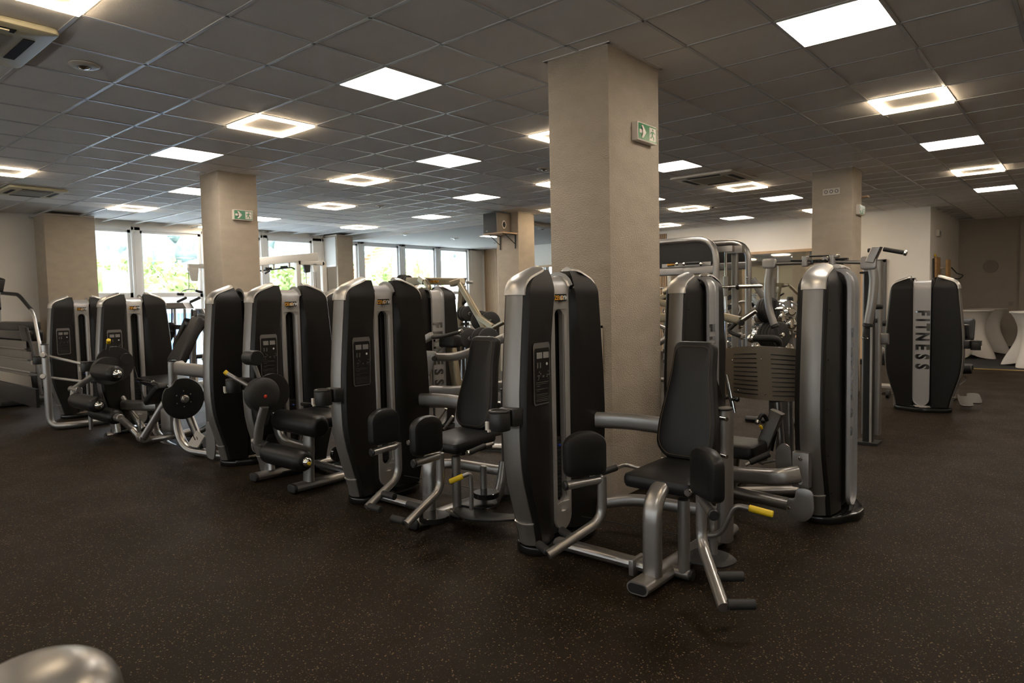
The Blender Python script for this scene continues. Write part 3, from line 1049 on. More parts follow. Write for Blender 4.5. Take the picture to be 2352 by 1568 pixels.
def arch():
    """roof and back of the strip"""
    path = [(.050, 1.45), (.050, 1.488), (.045, 1.518), (.031, 1.544), (.008, 1.564), (-.022, 1.575), (-.056, 1.575), (-.084, 1.566), (-.104, 1.546), (-.116, 1.515), (-.120, 1.47)]
    zb = [1.3, 1.0, .7, .4, .24, .17, .14, .115, .095, .084, .078, .0752]
    path += [(-.120, z) for z in zb]
    bm = bmesh.new(); rings = []
    for i, (x, z) in enumerate(path):
        a = path[max(0, i - 1)]; b = path[min(len(path) - 1, i + 1)]
        t = Vector((b[0] - a[0], b[1] - a[1])).normalized()
        nr = Vector((-t.y, t.x))
        if i < 2: nr = Vector((1, 0))
        h = .086 + .006 * z / 1.5
        if i > 10 and z < .075 + h: h = math.sqrt(max(4e-6, h * h - (.075 + h - z) ** 2))
        ring = []
        for y, o in ((-h, -.03), (-h, -.008), (-max(h - .008, h * .8), 0), (0, .002), (max(h - .008, h * .8), 0), (h, -.008), (h, -.03)):
            ring.append(bm.verts.new((x + nr.x * o, y, z + nr.y * o)))
        rings.append(ring)
    for a, b in zip(rings, rings[1:]):
        for j in range(6): bm.faces.new((a[j], a[j + 1], b[j + 1], b[j]))
    return bm
def base_plate():
    pts = [(-.15, -.17), (-.10, -.27), (0, -.315), (.09, -.28), (.15, -.15), (.15, .15), (.09, .28), (0, .315), (-.10, .27), (-.15, .17), (-.205, .07), (-.205, -.07)]
    return slab(round_poly(pts, .05), .05, (0, 0, 0), (1, 0, 0), (0, 1, 0), .008)
TW = {}
def tmesh(name, bm, m, ang=35):
    me = mesh_of(bm, ang); me.name = name; me.materials.append(m); TW[name] = me
tmesh('lobe_n', lobe(-1), M['shell']); tmesh('lobe_p', lobe(1), M['shell'])
tmesh('side_n', band(OUT, -1, .062, .062, .014, .004), M['alu']); tmesh('side_p', band(OUT, 1, .062, .062, .014, .004), M['alu'])
tmesh('cap_n', band(CAPC, -1, .074, .070, .018, .007, taper=True), M['cap']); tmesh('cap_p', band(CAPC, 1, .074, .070, .018, .007, taper=True), M['cap'])
FC = [(y, z) for y, z in OUT if z < .2] + [(.307, .195)]
tmesh('foot_n', band(FC, -1, .050, .067, .016, .007), M['alu']); tmesh('foot_p', band(FC, 1, .050, .067, .016, .007), M['alu'])
tmesh('lip_n', band([(.305, .190), (.308, .197)], -1, .068, .068, .018, .010), M['cap']); tmesh('lip_p', band([(.305, .190), (.308, .197)], 1, .068, .068, .018, .010), M['cap'])
tmesh('strip', center_strip(), M['stripfront'], 30)
tmesh('arch', arch(), M['strip'], 30)
tmesh('base', base_plate(), M['gloss'])
tmesh('lining', B(((-.055, 0, .78), (.07, .17, 1.42)), ((.02, -.065, .78), (.04, .045, 1.42)), ((.02, .065, .78), (.04, .045, 1.42))), M['darkgap'])
stk = bmesh.new()
for k in range(16): add_box(stk, (-.005, 0, .27 + k * .023), (.03, .075, .019))
tmesh('stack', stk, M['iron'])
tmesh('rod', cyl(((-.005, .012, .6), (-.005, .012, 1.40), .003)), M['iron'])
tmesh('pin', join(ball((.03, 0, .58), .008), cyl(((.0, 0, .58), (.03, 0, .58), .004))), M['blue'])
# name plate
tmesh('plate', B(((.053, 0, 1.452), (.004, .105, .040))), M['gloss'])
tmesh('name_a', text_bm('ZEUS', .036, (.0556, -.0215, 1.449), (0, 1, 0), (0, 0, 1), .0005, .0008), M['orange'], 10)
tmesh('name_b', text_bm('GYM', .036, (.0556, .0275, 1.449), (0, 1, 0), (0, 0, 1), .0005, .0008), M['whiteprint'], 10)
# lettering down the back strip (tops of the letters away from -x side seen from behind)
def fit_letters():
    bm = bmesh.new()
    zc = 1.235
    adv = {'F': .103, 'I': .068, 'T': .103, 'N': .128, 'E': .115, 'S': .118}
    for ch in 'FITNESS':
        me = text_mesh(ch, .150, .0006, .0065)
        a = adv[ch]
        O = Vector((-.1226, 0, zc - a / 2 + .005)); U, V = Vector((0, 0, -1)), Vector((0, -1, 0))
        W = U.cross(V)
        R = Matrix((U, V, W)).transposed().to_4x4()
        me.transform(Matrix.Translation(O) @ R @ Matrix.Diagonal((.88, 1.28, 1, 1)))
        bm.from_mesh(me); bpy.data.meshes.remove(me)
        zc -= a
    return bm
tmesh('letters', fit_letters(), M['mirrorprint'], 10)
# instruction placard on the lobe at -y (user side), follows the shell front
def placard(y0, y1, z0, z1, dx, rad=.012):
    """patch lying on the front of the -y lobe"""
    bm = bmesh.new(); n, mm = 12, 20
    vs = []
    for i in range(mm + 1):
        z = z0 + (z1 - z0) * i / mm
        d = min(z - z0, z1 - z)
        ins = rad - math.sqrt(max(0, rad * rad - (rad - d) ** 2)) if d < rad else 0
        row = []
        for j in range(n + 1):
            y = y0 + ins * .5 + (y1 - y0 - ins) * j / n
            row.append(bm.verts.new((max(front_x(y, z), .0) + dx, -y, z)))
        vs.append(row)
    for i in range(mm):
        for j in range(n): bm.faces.new((vs[i][j], vs[i][j + 1], vs[i + 1][j + 1], vs[i + 1][j]))
    r = bmesh.ops.solidify(bm, geom=bm.faces[:], thickness=.004)
    return bm
PY0, PY1, PZ0, PZ1 = .165, .325, .86, 1.205
tmesh('placard', placard(PY0, PY1, PZ0, PZ1, .006, .02), M['stripfront'])
tmesh('placard_face', placard(PY0 + .008, PY1 - .008, PZ0 + .008, PZ1 - .030, .0085, .012), M['panelface'])
def mark(y0, y1, z0, z1):
    yc, zc = (y0 + y1) / 2, (z0 + z1) / 2
    return box2((front_x(yc, zc) + .0115, -y0, z0), (front_x(yc, zc) + .0140, -y1, z1))
lcd = [mark(.195, .235, 1.125, 1.150), mark(.245, .285, 1.125, 1.150)]
tmesh('lcd_a', mark(.252, .300, 1.118, 1.152), M['greyprint']); tmesh('lcd_b', mark(.190, .238, 1.118, 1.152), M['greyprint'])
lm = []
rndp = random.Random(4)
for k in range(2): lm.append(mark(.298 - k * .025, .288 - k * .025, 1.065, 1.095))
for k in range(2):
    yb_ = .298 - k * .085
    for i in range(5): lm.append(mark(yb_ - .034 * rndp.random(), yb_ - .012 - .03 * rndp.random(), 1.0 + i * .010, 1.006 + i * .010))
lm.append(mark(.245, .232, 1.012, 1.022))
for k in range(12):
    if k in (2, 5): lm.append(mark(.30, .275, .985 - k * .0095, .988 - k * .0095)); continue
    if k in (3, 6): continue
    lm.append(mark(.305, .19 + .02 * rndp.random(), .985 - k * .0095, .9868 - k * .0095))
tmesh('print', join(*lm), mat('faint_print', (.10, .095, .085), .5))
tmesh('sensor', cyl(((front_x(.205, 1.08) + .011, -.205, 1.085), (front_x(.205, 1.08) + .0145, -.205, 1.085), .008)), M['whiteprint'])
# cup holder on the -y side of the shell
ch1 = slab(round_poly([(-.055, -.055), (.055, -.055), (.055, .055), (-.055, .055)], .05, 6), .10, (.02, -.525, .75), (1, 0, 0), (0, 1, 0), .006)
tmesh('cup_body', ch1, M['black'])
tmesh('cup_ring', tube(([( .02 + .05 * math.cos(a), -.525 + .05 * math.sin(a), .853) for a in [2 * math.pi * i / 24 for i in range(25)]], .009, 0)), M['black'])
tmesh('cup_hole', cyl(((.02, -.525, .849), (.02, -.525, .853), .046)), M['darkgap'])
tmesh('cup_arm', slab(round_poly([(-.035, -.47), (.075, -.47), (.085, -.385), (-.05, -.385)], .02), .095, (0, 0, .765), (1, 0, 0), (0, 1, 0), .006), M['black'])
tmesh('cup_clip', B(((-.015, -.583, .78), (.018, .012, .045)), ((.0, -.583, .755), (.012, .02, .012))), M['whitepaint'])
scr = bmesh.new()
for z in (1.34, 1.04, .74, .45, .2):
    for s in (1, -1):
        y = s * (hw(z) - .045)
        sweep(scr, [(back_x(abs(y), z) - .003, y, z), (back_x(abs(y), z) + .004, y, z)], circle_prof(.006, 10))
tmesh('screws', scr, M['darkgap'])

def tower(t, x, y, flip, rot=None, letters=True, cup=True, plac=True):
    """shell of a machine; x, y its centre; front faces +x, or -x when flipped; rot overrides"""
    rz = (math.pi if flip else 0.0) if rot is None else rot
    off = Vector((x, y, 0)) - t.loc
    def put(key, name, parent=None, label=None, kind=None):
        o = bpy.data.objects.new(name, TW[key]); C.objects.link(o)
        if parent is None:
            o.parent = t.e; o.location = off; o.rotation_euler = (0, 0, rz)
        else:
            o.parent = parent
        if label: o['label'] = label
        if kind: o['kind'] = kind
        return o
    for s in 'np':
        lb = put('lobe_' + s, 'shell_cover')
        put('side_' + s, 'side_band', label='brushed silver side band')
        put('cap_' + s, 'shoulder_cap', label='satin silver shoulder cap')
        f = put('foot_' + s, 'band_foot'); put('lip_' + s, 'band_lip', f)
        if s == 'n':
            put('screws', 'screw_row', lb)
    sp_ = put('strip', 'front_strip', label='silver front strip with a long weight slot')
    put('plate', 'name_plate', sp_); 
    put('name_a', 'plate_lettering', sp_, 'orange ZEUS lettering'); put('name_b', 'plate_lettering', sp_, 'white GYM lettering')
    a = put('arch', 'back_strip', label='silver back strip that arches over the top')
    if letters: put('letters', 'strip_lettering', a, 'mirror finish FITNESS lettering running down')
    put('base', 'base_plate'); put('lining', 'weight_shaft')
    st = put('stack', 'weight_stack', kind='stuff'); put('rod', 'guide_rod', st); put('pin', 'selector_pin', st, 'blue selector pin')
    if plac:
        p_ = put('placard', 'placard', label='instruction placard in a silver rim')
        for k, nm in (('placard_face', 'placard_face'), ('lcd_a', 'display'), ('lcd_b', 'display'), ('print', 'printed_text'), ('sensor', 'sensor')):
            put(k, nm, p_)
    if cup:
        c = put('cup_body', 'cup_holder'); put('cup_ring', 'cup_rim', c); put('cup_hole', 'cup_well', c); put('cup_arm', 'holder_arm', c); put('cup_clip', 'holder_clip', c)
# ================================================================== MACHINES
YR = 3.20
V = Vector
def machine(name, x, y, flip, lab, rot=None, **k):
    t = Thing(name, (x, y, 0), lab, 'gym machine', 'machines with black weight stack towers')
    tower(t, x, y, flip, rot, **k)
    return t

def pad_rounded(w, h, th, O, U, Vv, r=.06, e=.02, shape=None):
    pts = shape or [(-w / 2, 0), (w / 2, 0), (w / 2, h), (-w / 2, h)]
    return slab(round_poly(pts, r, 5), th, O, U, Vv, e, .004)

def backrest(t, cx, y0, z0, y1, z1, wb, wt, wide_at=.25):
    """padded back, front face towards -y, leaning from (y0,z0) to (y1,z1)"""
    L = math.hypot(y1 - y0, z1 - z0)
    up = V((0, y1 - y0, z1 - z0)).normalized()
    pts = [(-wb * .32, 0), (wb * .32, 0), (wb * .5, L * .10), (wb * .5, L * .30), (wt * .53, L * .72), (wt * .5, L), (-wt * .5, L), (-wt * .53, L * .72), (-wb * .5, L * .30), (-wb * .5, L * .10)]
    o = t.part('backrest', slab(round_poly(pts, .05, 5), .075, (cx, y0 + .075, z0), (1, 0, 0), up, .022, .006), M['leather'], label='black padded backrest')
    # seam line
    nrm = V((1, 0, 0)).cross(up)
    face = V((cx, y0 + .075, z0)) + nrm * .0
    pr = round_poly([(a * .86, b * .92 + L * .03) for a, b in pts], .05, 5)
    s = 1 if nrm.y < 0 else -1
    path = [V((cx, y0 + .075, z0)) + V((1, 0, 0)) * a + up * b + nrm * (.0815 if s > 0 else -.0065) for a, b in pr]
    bm = bmesh.new(); sweep(bm, path + [path[0]], circle_prof(.0016, 6), caps=False)
    t.part('seam', bm, M['stitch'], parent=o)
    return o

def thigh_machine(dx, lab, left, right, group=None):
    """tower + seat; left/right: (pivot xy, direction, foot spread) of the leg levers"""
    xt = -2.405 + dx
    t = machine('thigh_machine', xt, YR, False, lab)
    D = V((dx, 0, 0))
    t.part('foot_rail', flat(([V((-1.632, 2.80, .042)) + D, V((-1.632, 3.90, .042)) + D], .118, .062)), M['silver'], label='flat oval floor rail')
    t.part('rail_end_shade', slab(oval_prof(.100, .046, .022), .003, V((-1.632, 2.7995, .042)) + D, (1, 0, 0), (0, 0, 1)), M['darkgap'])  # dark slab paints the shade inside the hollow rail end
    t.part('link_rail', flat(([V((-2.31, 3.07, .045)) + D, V((-1.73, 3.07, .045)) + D], .085, .058)), M['silver'])
    t.part('rail_bracket', box2(V((-1.80, 3.0, .0)) + D, V((-1.77, 3.13, .085)) + D, .008), M['silver'])
    t.part('seat_post', flat(([V((-1.622, 2.935, .07)) + D, V((-1.622, 2.935, .50)) + D, V((-1.622, 3.34, .50)) + D], .100, .062, (1, 0, 0), .17)), M['silver'], label='arched flat seat post')
    t.part('cross_stub', cyl((V((-1.62, 3.10, .045)) + D, V((-1.50, 3.10, .045)) + D, .028)), M['silver'])
    t.part('stub_cap', cyl((V((-1.50, 3.10, .045)) + D, V((-1.485, 3.10, .045)) + D, .030)), M['black'])
    st = t.part('seat', slab(round_poly([(-.20, 0), (.20, 0), (.17, .44), (-.17, .44)], .05, 5), .075, V((-1.65, 3.02, .455)) + D, (1, 0, 0), (0, 1, .04), .024, .006), M['leather'], label='black padded seat')
    t.part('seat_plate', box2(V((-1.78, 3.12, .43)) + D, V((-1.50, 3.42, .455)) + D, .005), M['black'], parent=st)
    bx = -1.695
    backrest(t, bx + dx, 3.40, .53, 3.56, 1.175, .35, .245)
    t.part('back_post', flat(([V((-1.56, 3.66, .05)) + D, V((-1.56, 3.66, .80)) + D], .085, .115, (1, 0, 0))), M['silver'])
    t.part('post_cap', slab(oval_prof(.088, .118), .012, V((-1.56, 3.66, .80)) + D, (1, 0, 0), (0, 1, 0), .004), M['black'])
    for z in (.76, .55):
        t.part('post_bolt', cyl((V((-1.56, 3.61, z)) + D, V((-1.515, 3.59, z)) + D, .013)), M['chrome'])
    t.part('side_beam', flat(([V((-2.34, 3.50, .69)) + D, V((-2.12, 3.56, .695)) + D, V((-1.56, 3.66, .66)) + D], .05, .10, (0, 1, 0), .12)), M['silver'], label='flat beam from tower to back post')
    t.part('lower_beam', flat(([V((-2.30, 3.50, .17)) + D, V((-2.12, 3.62, .20)) + D, V((-1.56, 3.66, .20)) + D], .05, .075, (0, 1, 0), .12)), M['silver'])
    t.part('pivot_post', cyl((V((-1.535, 3.10, .05)) + D, V((-1.535, 3.10, .43)) + D, .030)), M['silver'])
    t.part('pivot_plate', slab(round_poly([(-.12, -.10), (.10, -.08), (.14, .06), (.02, .16), (-.12, .12)], .06, 5), .010, V((-1.45, 3.20, .10)) + D, (1, 0, 0), (0, 1, 0), .002), M['iron'], label='black pivot plate above the floor')
    t.part('spindle', cyl((V((-1.46, 3.28, .10)) + D, V((-1.46, 3.28, .34)) + D, .022)), M['silver'])
    t.part('cable', tube(([V((-2.30, 3.30, .14)) + D, V((-1.50, 3.42, .12)) + D], .003)), M['black'])
    # hand grips
    for gx_ in ((-2.02, -1.47) if not dx else (-1.90, -1.34)):
        gx2 = gx_ + dx
        s = -1 if gx_ < -1.7 else 1
        g = t.part('hand_grip', cyl((V((gx2 - s * .0, 3.02, .49)), V((gx2 - s * .03, 3.20, .50)), .018)), M['rubber'])
        t.part('grip_cap', cyl((V((gx2, 3.005, .49)), V((gx2, 3.022, .49)), .019)), M['chrome'], parent=g)
        t.part('grip_tube', tube(([V((gx2 - s * .03, 3.20, .50)), V((gx2 - s * .03, 3.30, .50)), V((-1.62 + dx + s * .08, 3.36, .45))], .012)), M['silver'], parent=g)
    # leg levers
    for (px_, py_), d, ext, pegside, padoff, pdir in (left, right):
        d = V((d[0], d[1], 0)).normalized()
        n = V((d.y, -d.x, 0)) * pegside
        P0 = V((px_, py_, 0))
        lv = t.part('leg_lever', tube(([P0 + V((0, 0, .50)), P0 + V((0, 0, .27)), P0 + d * ext + V((0, 0, .125))], .026, .07)), M['silver'], label='bent silver leg lever')
        t.part('lever_arm', tube(([P0 + V((0, 0, .485)) , P0 + d * .21 + V((0, 0, .475))], .023, 0)), M['silver'], parent=lv)
        t.part('arm_cap', cyl((P0 + d * .205 + V((0, 0, .475)), P0 + d * .225 + V((0, 0, .475)), .026)), M['black'], parent=lv)
        if False: t.part('link_plate', slab(round_poly([(-.03, -.035), (.22, -.03), (.22, .03), (-.03, .035)], .03), .012, P0 + V((0, 0, .09)), (V((-1.5 + dx, 3.18, 0)) - P0).normalized(), V((0, 0, 1)).cross((V((-1.5 + dx, 3.18, 0)) - P0).normalized()), .002), M['iron'], parent=lv)
        for f, zz in ((.98, .135), (.55, .19)):
            q = P0 + d * ext * f + V((0, 0, zz))
            t.part('foot_peg', cyl((q + n * .015, q + n * .135, .023)), M['rubber'])
        pw, ph = .235, .235
        th = .065
        c = P0 + d * padoff + V((0, 0, .515))
        shape = [(-pw / 2, 0), (pw / 2, 0), (pw / 2, ph * .82), (pw * .22, ph), (-pw * .22, ph), (-pw / 2, ph * .82)]
        d = V((pdir[0], pdir[1], 0)).normalized()
        t.part('knee_pad', slab(round_poly(shape, .045, 5), th, c - d.cross(V((0, 0, 1))) * th / 2, d, (0, 0, 1), .02, .004), M['leather'], label='black rounded knee pad')
    return t

m1 = thigh_machine(0, 'nearest thigh machine, black tower beside the big column, yellow handle pointing right',
    ((-1.955, 3.00), (-.45, -.85), .32, 1, .10, (-.55, -.83)), ((-1.385, 2.98), (.60, -.74), .37, -1, .10, (.80, -.60)))
m1.part('release_lever', tube(([at(1612, 1230, y=3.22), at(1655, 1228, y=3.22), at(1688, 1160, y=3.22), at(1722, 1167, y=3.22)], .014, .06)), M['silver'])
m1.part('yellow_grip', cyl((at(1720, 1166, y=3.22), at(1776, 1181, y=3.24), .017)), M['yellow'], label='yellow lever grip')

m2 = thigh_machine(-1.617, 'thigh machine with two knee pads turned forward and a yellow handle, behind the nearest one',
    ((-3.535, 2.93), (0, -1), .27, -1, .11, (0, -1)), ((-3.075, 2.885), (0, -1), .29, 1, .11, (0, -1)))
m2.part('release_lever', tube(([at(1083, 1170, y=3.02), at(1083, 1125, y=3.02), at(1080, 1086, y=3.02), at(1062, 1094, y=2.98)], .014, .05)), M['silver'])
m2.part('yellow_grip', cyl((at(1064, 1093, y=2.98), at(1033, 1106, y=2.93), .017)), M['yellow'], label='yellow lever grip')
q = at(1095, 1188, z=.09)
m2.part('index_plate', slab(round_poly([(-.20, .10), (-.12, -.12), (.05, -.20), (.24, -.12), (.40, .06), (.36, .10), (.1, -.02)], .05, 4), .014, (q.x - .1, q.y + .12, .085), (1, 0, 0), (0, 1, 0), .003), M['iron'], label='curved index plate')
q = at(1117, 1138, z=.16)
m2.part('pulley', disc((q.x, q.y, .17), (0, 0, 1), .085, .035), M['gloss'])
q = at(998, 1186, z=.12)
m2.part('pulley', disc((q.x, q.y, .115), (0, 0, 1), .095, .035), M['gloss'])
m2.part('rail_cap', slab(oval_prof(.122, .066, .032), .02, V((-1.632 - 1.617, 2.80, .042)), (1, 0, 0), (0, 0, 1), .005), M['black'])
m2.part('rear_foot', tube(([at(1075, 1188, y=3.35), at(1130, 1165, y=3.45), at(1150, 1120, y=3.5), at(1158, 1060, y=3.55)], .035, .12)), M['silver'])

# ---- leg extension (third tower)
m3 = machine('leg_extension', -5.265, YR, False, 'leg extension machine with big round cam, red knob and shin roller')
def upy(px, py, y): return at(px, py, y=y)
for nm, x_ in (('a', -5.19), ('b', -4.62)):
    m3.part('foot_rail', flat(([(x_, 2.80, .042), (x_, 3.70, .042)], .11, .062)), M['silver'])
    m3.part('rail_cap', slab(oval_prof(.114, .066, .032), .03, (x_, 2.802, .042), (1, 0, 0), (0, 0, 1), .01), M['rubber'])
m3.part('rear_rail', flat(([(-5.19, 3.35, .045), (-4.62, 3.35, .045)], .07, .055)), M['silver'])
m3.part('cam_post', flat(([(-5.19, 2.93, .07), (-5.30, 2.95, .62)], .11, .06, (1, 0, 0))), M['silver'])
m3.part('seat_post', flat(([(-4.62, 2.93, .07), (-4.62, 2.95, .52)], .11, .06, (1, 0, 0))), M['silver'])
m3.part('cross_beam', flat(([(-5.20, 2.98, .58), (-5.08, 2.98, .32), (-4.62, 2.97, .30)], .05, .095, (0, 1, 0), .10)), M['silver'])
CM = at(602, 906, y=2.78)
cb = m3.part('rear_cam', disc(at(624, 902, y=2.91), (1, 0, 0), .160, .02), M['black'])
cc = bmesh.new()
sweep(cc, [CM + V((-.05, 0, 0)), CM + V((-.03, 0, 0)), CM + V((.03, 0, 0)), CM + V((.05, 0, 0)), CM + V((.058, 0, 0))], circle_prof(1.0, 40), scales=[.13, .137, .137, .118, .06])
fc = m3.part('cam_cover', cc, M['rubber'], label='domed black cam cover')
m3.part('cover_knob', ball(CM + V((.060, -.005, -.01)), .015), M['red'], parent=fc, label='red knob')
m3.part('cover_skirt', slab(round_poly([(-.07, 0), (.09, 0), (.02, -.16), (-.03, -.16)], .03), .06, CM + V((-.03, .0, -.09)), (0, 1, 0), (0, 0, 1), .01), M['rubber'], parent=fc)
m3.part('start_lever', cyl((CM + V((.0, -.06, .05)), at(522, 858, y=2.58), .017)), M['silver'])
m3.part('yellow_grip', cyl((at(523, 859, y=2.583), at(515.5, 852.5, y=2.565), .018)), M['yellow'])
m3.part('weight_arm', cyl((CM + V((-.02, .01, .08)), at(583, 835, y=2.74), .016)), M['silver'])
w0 = at(576, 821, y=2.73)
m3.part('counterweight', cyl((w0 + V((-.045, 0, 0)), w0 + V((.10, 0, 0)), .060)), M['iron'], label='dark round counterweight')
m3.part('swing_arm', flat(([CM + V((.06, -.02, -.09)), at(594, 985, y=2.74), at(592, 1018, y=2.74)], .05, .075, (1, 0, 0), .06)), M['silver'], label='bent swing arm')
m3.part('arm_hub', cyl((at(583, 1012, y=2.78), at(607, 1021, y=2.78), .030)), M['silver'])
m3.part('hub_cap', cyl((at(606, 1020, y=2.78), at(614, 1023, y=2.78), .031)), M['rubber'])
m3.part('index_plate', slab(round_poly([(-.02, -.05), (.10, -.02), (.12, .05), (.02, .05)], .02), .01, at(610, 1012, y=2.88), (0, 1, 0), (0, 0, 1)), M['iron'])
r0, r1 = at(612, 1038, y=2.78), at(706, 1060, y=2.78)
r1 = V((r1.x, r0.y, r0.z + .01)); r1 = V((at(703, 1058, y=2.78).x, 2.78, r0.z))
rl = m3.part('shin_roller', roller(r0, r1, .082), M['leather'], label='black padded shin roller')
m3.part('roller_ball', ball(r1 + V((.012, 0, 0)), .038), M['chrome'], parent=rl)
m3.part('roller_button', cyl((r1 + V((.045, -.006, -.004)), r1 + V((.056, -.008, -.005)), .013)), M['yellow'], parent=rl)
m3.part('seat', join(slab(round_poly([(-5.02, -.10), (-4.42, -.10), (-4.42, .52), (-5.02, .52)], .05), .09, (0, 3.0, .49), (1, 0, 0), (0, 1, 0), .03, .006), roller((-5.03, 2.93, .515), (-4.41, 2.93, .515), .088)), M['leather'], label='black seat with a thick rolled front edge')
m3.part('side_handle', cyl(((-4.98, 3.12, .62), (-4.66, 3.18, .62), .017)), M['chrome'])
m3.part('backrest', slab(round_poly([(-.18, 0), (.18, 0), (.15, .6), (-.15, .6)], .05), .07, (-4.72, 3.62, .62), (1, 0, 0), (0, .15, 1), .02), M['leather'])
m3.part('back_post', flat(([(-4.72, 3.70, .04), (-4.72, 3.66, .5), (-4.72, 3.72, .9)], .08, .06, (1, 0, 0))), M['silver'])
m3.part('cable', tube(([CM + V((-.05, .05, -.12)), (-4.95, 3.10, .36), (-5.17, 3.20, .20)], .003, .02)), M['black'])
m3.part('pulley', disc((-4.36, 3.02, .30), (1, 0, 0), .055, .03), M['gloss'])

# ---- back-to-back tower: seated machine with the large slotted disc
m4 = machine('torso_machine', -5.957, YR, True, 'machine with a large black bolted disc and silver beam, left of the leg extension', cup=False, plac=False)
m4.part('mount_plate', box2((-6.035, 2.80, .70), (-5.985, 2.87, 1.02), .006), M['silver'])
m4.part('mount_bolt', cyl(((-6.01, 2.80, .74), (-6.01, 2.785, .74), .012), ((-6.01, 2.80, .98), (-6.01, 2.785, .98), .012)), M['chrome'])
m4.part('top_beam', flat(([(-6.0, 2.845, .86), (-6.70, 2.845, .86), (-6.80, 2.95, .86)], .06, .125, (0, 1, 0), .08)), M['silver'], label='thick silver beam')
U0 = at(396, 830, y=2.92)
m4.part('main_post', flat(([U0, at(399, 945, y=2.92), (-6.80, 2.92, .045), (-6.05, 3.05, .045)], .085, .07, (0, 1, 0), .26)), M['silver'], label='upright that curves into the floor rail')
m4.part('post_cap', slab(oval_prof(.072, .088), .014, U0, (0, 1, 0), (-1, 0, 0), .004), M['gloss'])
m4.part('second_rail', flat(([at(352, 955, y=3.12), at(357, 990, y=3.10), at(385, 1022, y=3.05), at(432, 1035, y=3.10)], .08, .06, (0, 1, 0), .14)), M['silver'])
m4.part('cross_rail', tube(([at(415, 1005, y=3.35), at(470, 985, y=3.45), at(500, 962, y=3.6)], .034, .1)), M['silver'])
DC = at(420, 915, y=2.84)
dd = m4.part('disc_plate', slab([(.195 * math.cos(a) * (1 - .16 * max(0, 1 - abs(a - 2.25) / .28) ** .6 if abs(a - 2.25) < .28 else 1), .195 * math.sin(a) * (1 - .16 * max(0, 1 - abs(a - 2.25) / .28) ** .6 if abs(a - 2.25) < .28 else 1)) for a in [2 * math.pi * i / 72 for i in range(72)]], .02, DC, (0, 1, 0), (0, 0, 1), .002), M['iron'], label='large black disc with a notch')
m4.part('hub', cyl((DC + V((.02, 0, 0)), DC + V((.06, 0, 0)), .036), (DC + V((.06, 0, 0)), DC + V((.072, 0, 0)), .026)), M['silver'], parent=dd)
m4.part('disc_bolt', cyl(*[(DC + V((.02, .075 * math.cos(a), .075 * math.sin(a))), DC + V((.024, .075 * math.cos(a), .075 * math.sin(a))), .006) for a in [math.pi / 6 + math.pi / 3 * i for i in range(6)]]), M['silver'], parent=dd)
m4.part('axle_tube', cyl((DC + V((-.3, 0, 0)), DC, .04)), M['silver'])
m4.part('link_box', slab(round_poly([(-.05, -.12), (.05, -.12), (.05, .12), (-.05, .12)], .05), .22, at(380, 962, y=2.90), (0, 1, 0), (0, 0, 1), .01), M['silver'])
m4.part('cable', tube(([DC + V((.03, .0, -.17)), at(448, 1010, y=2.95)], .004)), M['black'])
m4.part('cable_guard', slab(round_poly([(0, 0), (.22, .0), (.26, .12), (.06, .16)], .02), .01, at(432, 1022, y=2.93), (1, 0, 0), (0, .5, 1)), M['cap'])
m4.part('low_pulley', disc(at(460, 1025, y=3.0), (.3, 1, .2), .11, .03), M['gloss'])
m4.part('low_pulley', disc(at(488, 1022, y=2.98), (.3, 1, .1), .085, .03), M['black'])
m4.part('pulley_cover', slab(round_poly([(-.05, -.12), (.07, -.14), (.10, .02), (.06, .20), (-.03, .22)], .05), .012, (-6.18, 2.90, .17), (1, .15, 0), (0, 0, 1)), M['silver'])
m4.part('backrest', slab(round_poly([(-.17, 0), (.17, 0), (.11, .55), (-.11, .55)], .04), .085, at(412, 836, y=3.25), (1, 0, 0), at(452, 762, y=3.45) - at(412, 836, y=3.25), .02, .004), M['leather'], label='black padded backrest leaning back')
m4.part('seat', slab(round_poly([(-.2, -.2), (.2, -.2), (.2, .2), (-.2, .2)], .05), .08, (-7.0, 3.3, .50), (1, 0, 0), (0, 1, 0), .02), M['leather'])
m4.part('seat_post', flat(([(-7.0, 3.3, .04), (-7.0, 3.3, .50)], .09, .07, (1, 0, 0))), M['silver'])

# ---- prone leg curl (fifth tower)
m5 = machine('leg_curl', -8.605, YR, False, 'leg curl machine with three black rollers and a yellow tipped lever')
K = at(250, 848, y=2.79)
m5.part('large_cam', disc(at(263, 836, y=2.89), (1, 0, 0), .20, .02), M['black'])
m5.part('small_cam', disc(at(291, 824, y=2.97), (1, 0, 0), .065, .02), M['black'])
m5.part('cam_cover', disc(K + V((-.06, 0, -.02)), (1, 0, 0), .155, .09), M['rubber'], label='round black cam cover')
a0, a1 = at(222, 852, y=2.68), at(268, 857, y=2.68)
rr = m5.part('upper_roller', roller(V((a0.x, 2.68, a0.z)), V((a1.x, 2.68, a0.z)), .085), M['leather'])
m5.part('roller_ball', ball(V((a1.x + .015, 2.68, a0.z)), .045), M['chrome'], parent=rr)
b0, b1 = at(172, 918, y=2.60), at(226, 925, y=2.60)
rr = m5.part('middle_roller', roller(V((b0.x, 2.60, b0.z)), V((b1.x, 2.60, b0.z)), .085), M['leather'])
m5.part('roller_ball', ball(V((b1.x + .015, 2.60, b0.z)), .045), M['chrome'], parent=rr)
c0, c1 = at(216, 945, y=2.74), at(268, 952, y=2.74)
rr = m5.part('lower_roller', roller(V((c0.x, 2.74, c0.z)), V((c1.x, 2.74, c0.z)), .082), M['leather'])
m5.part('roller_end', cyl((V((c1.x, 2.74, c0.z)), V((c1.x + .11, 2.74, c0.z)), .042)), M['silver'], parent=rr)
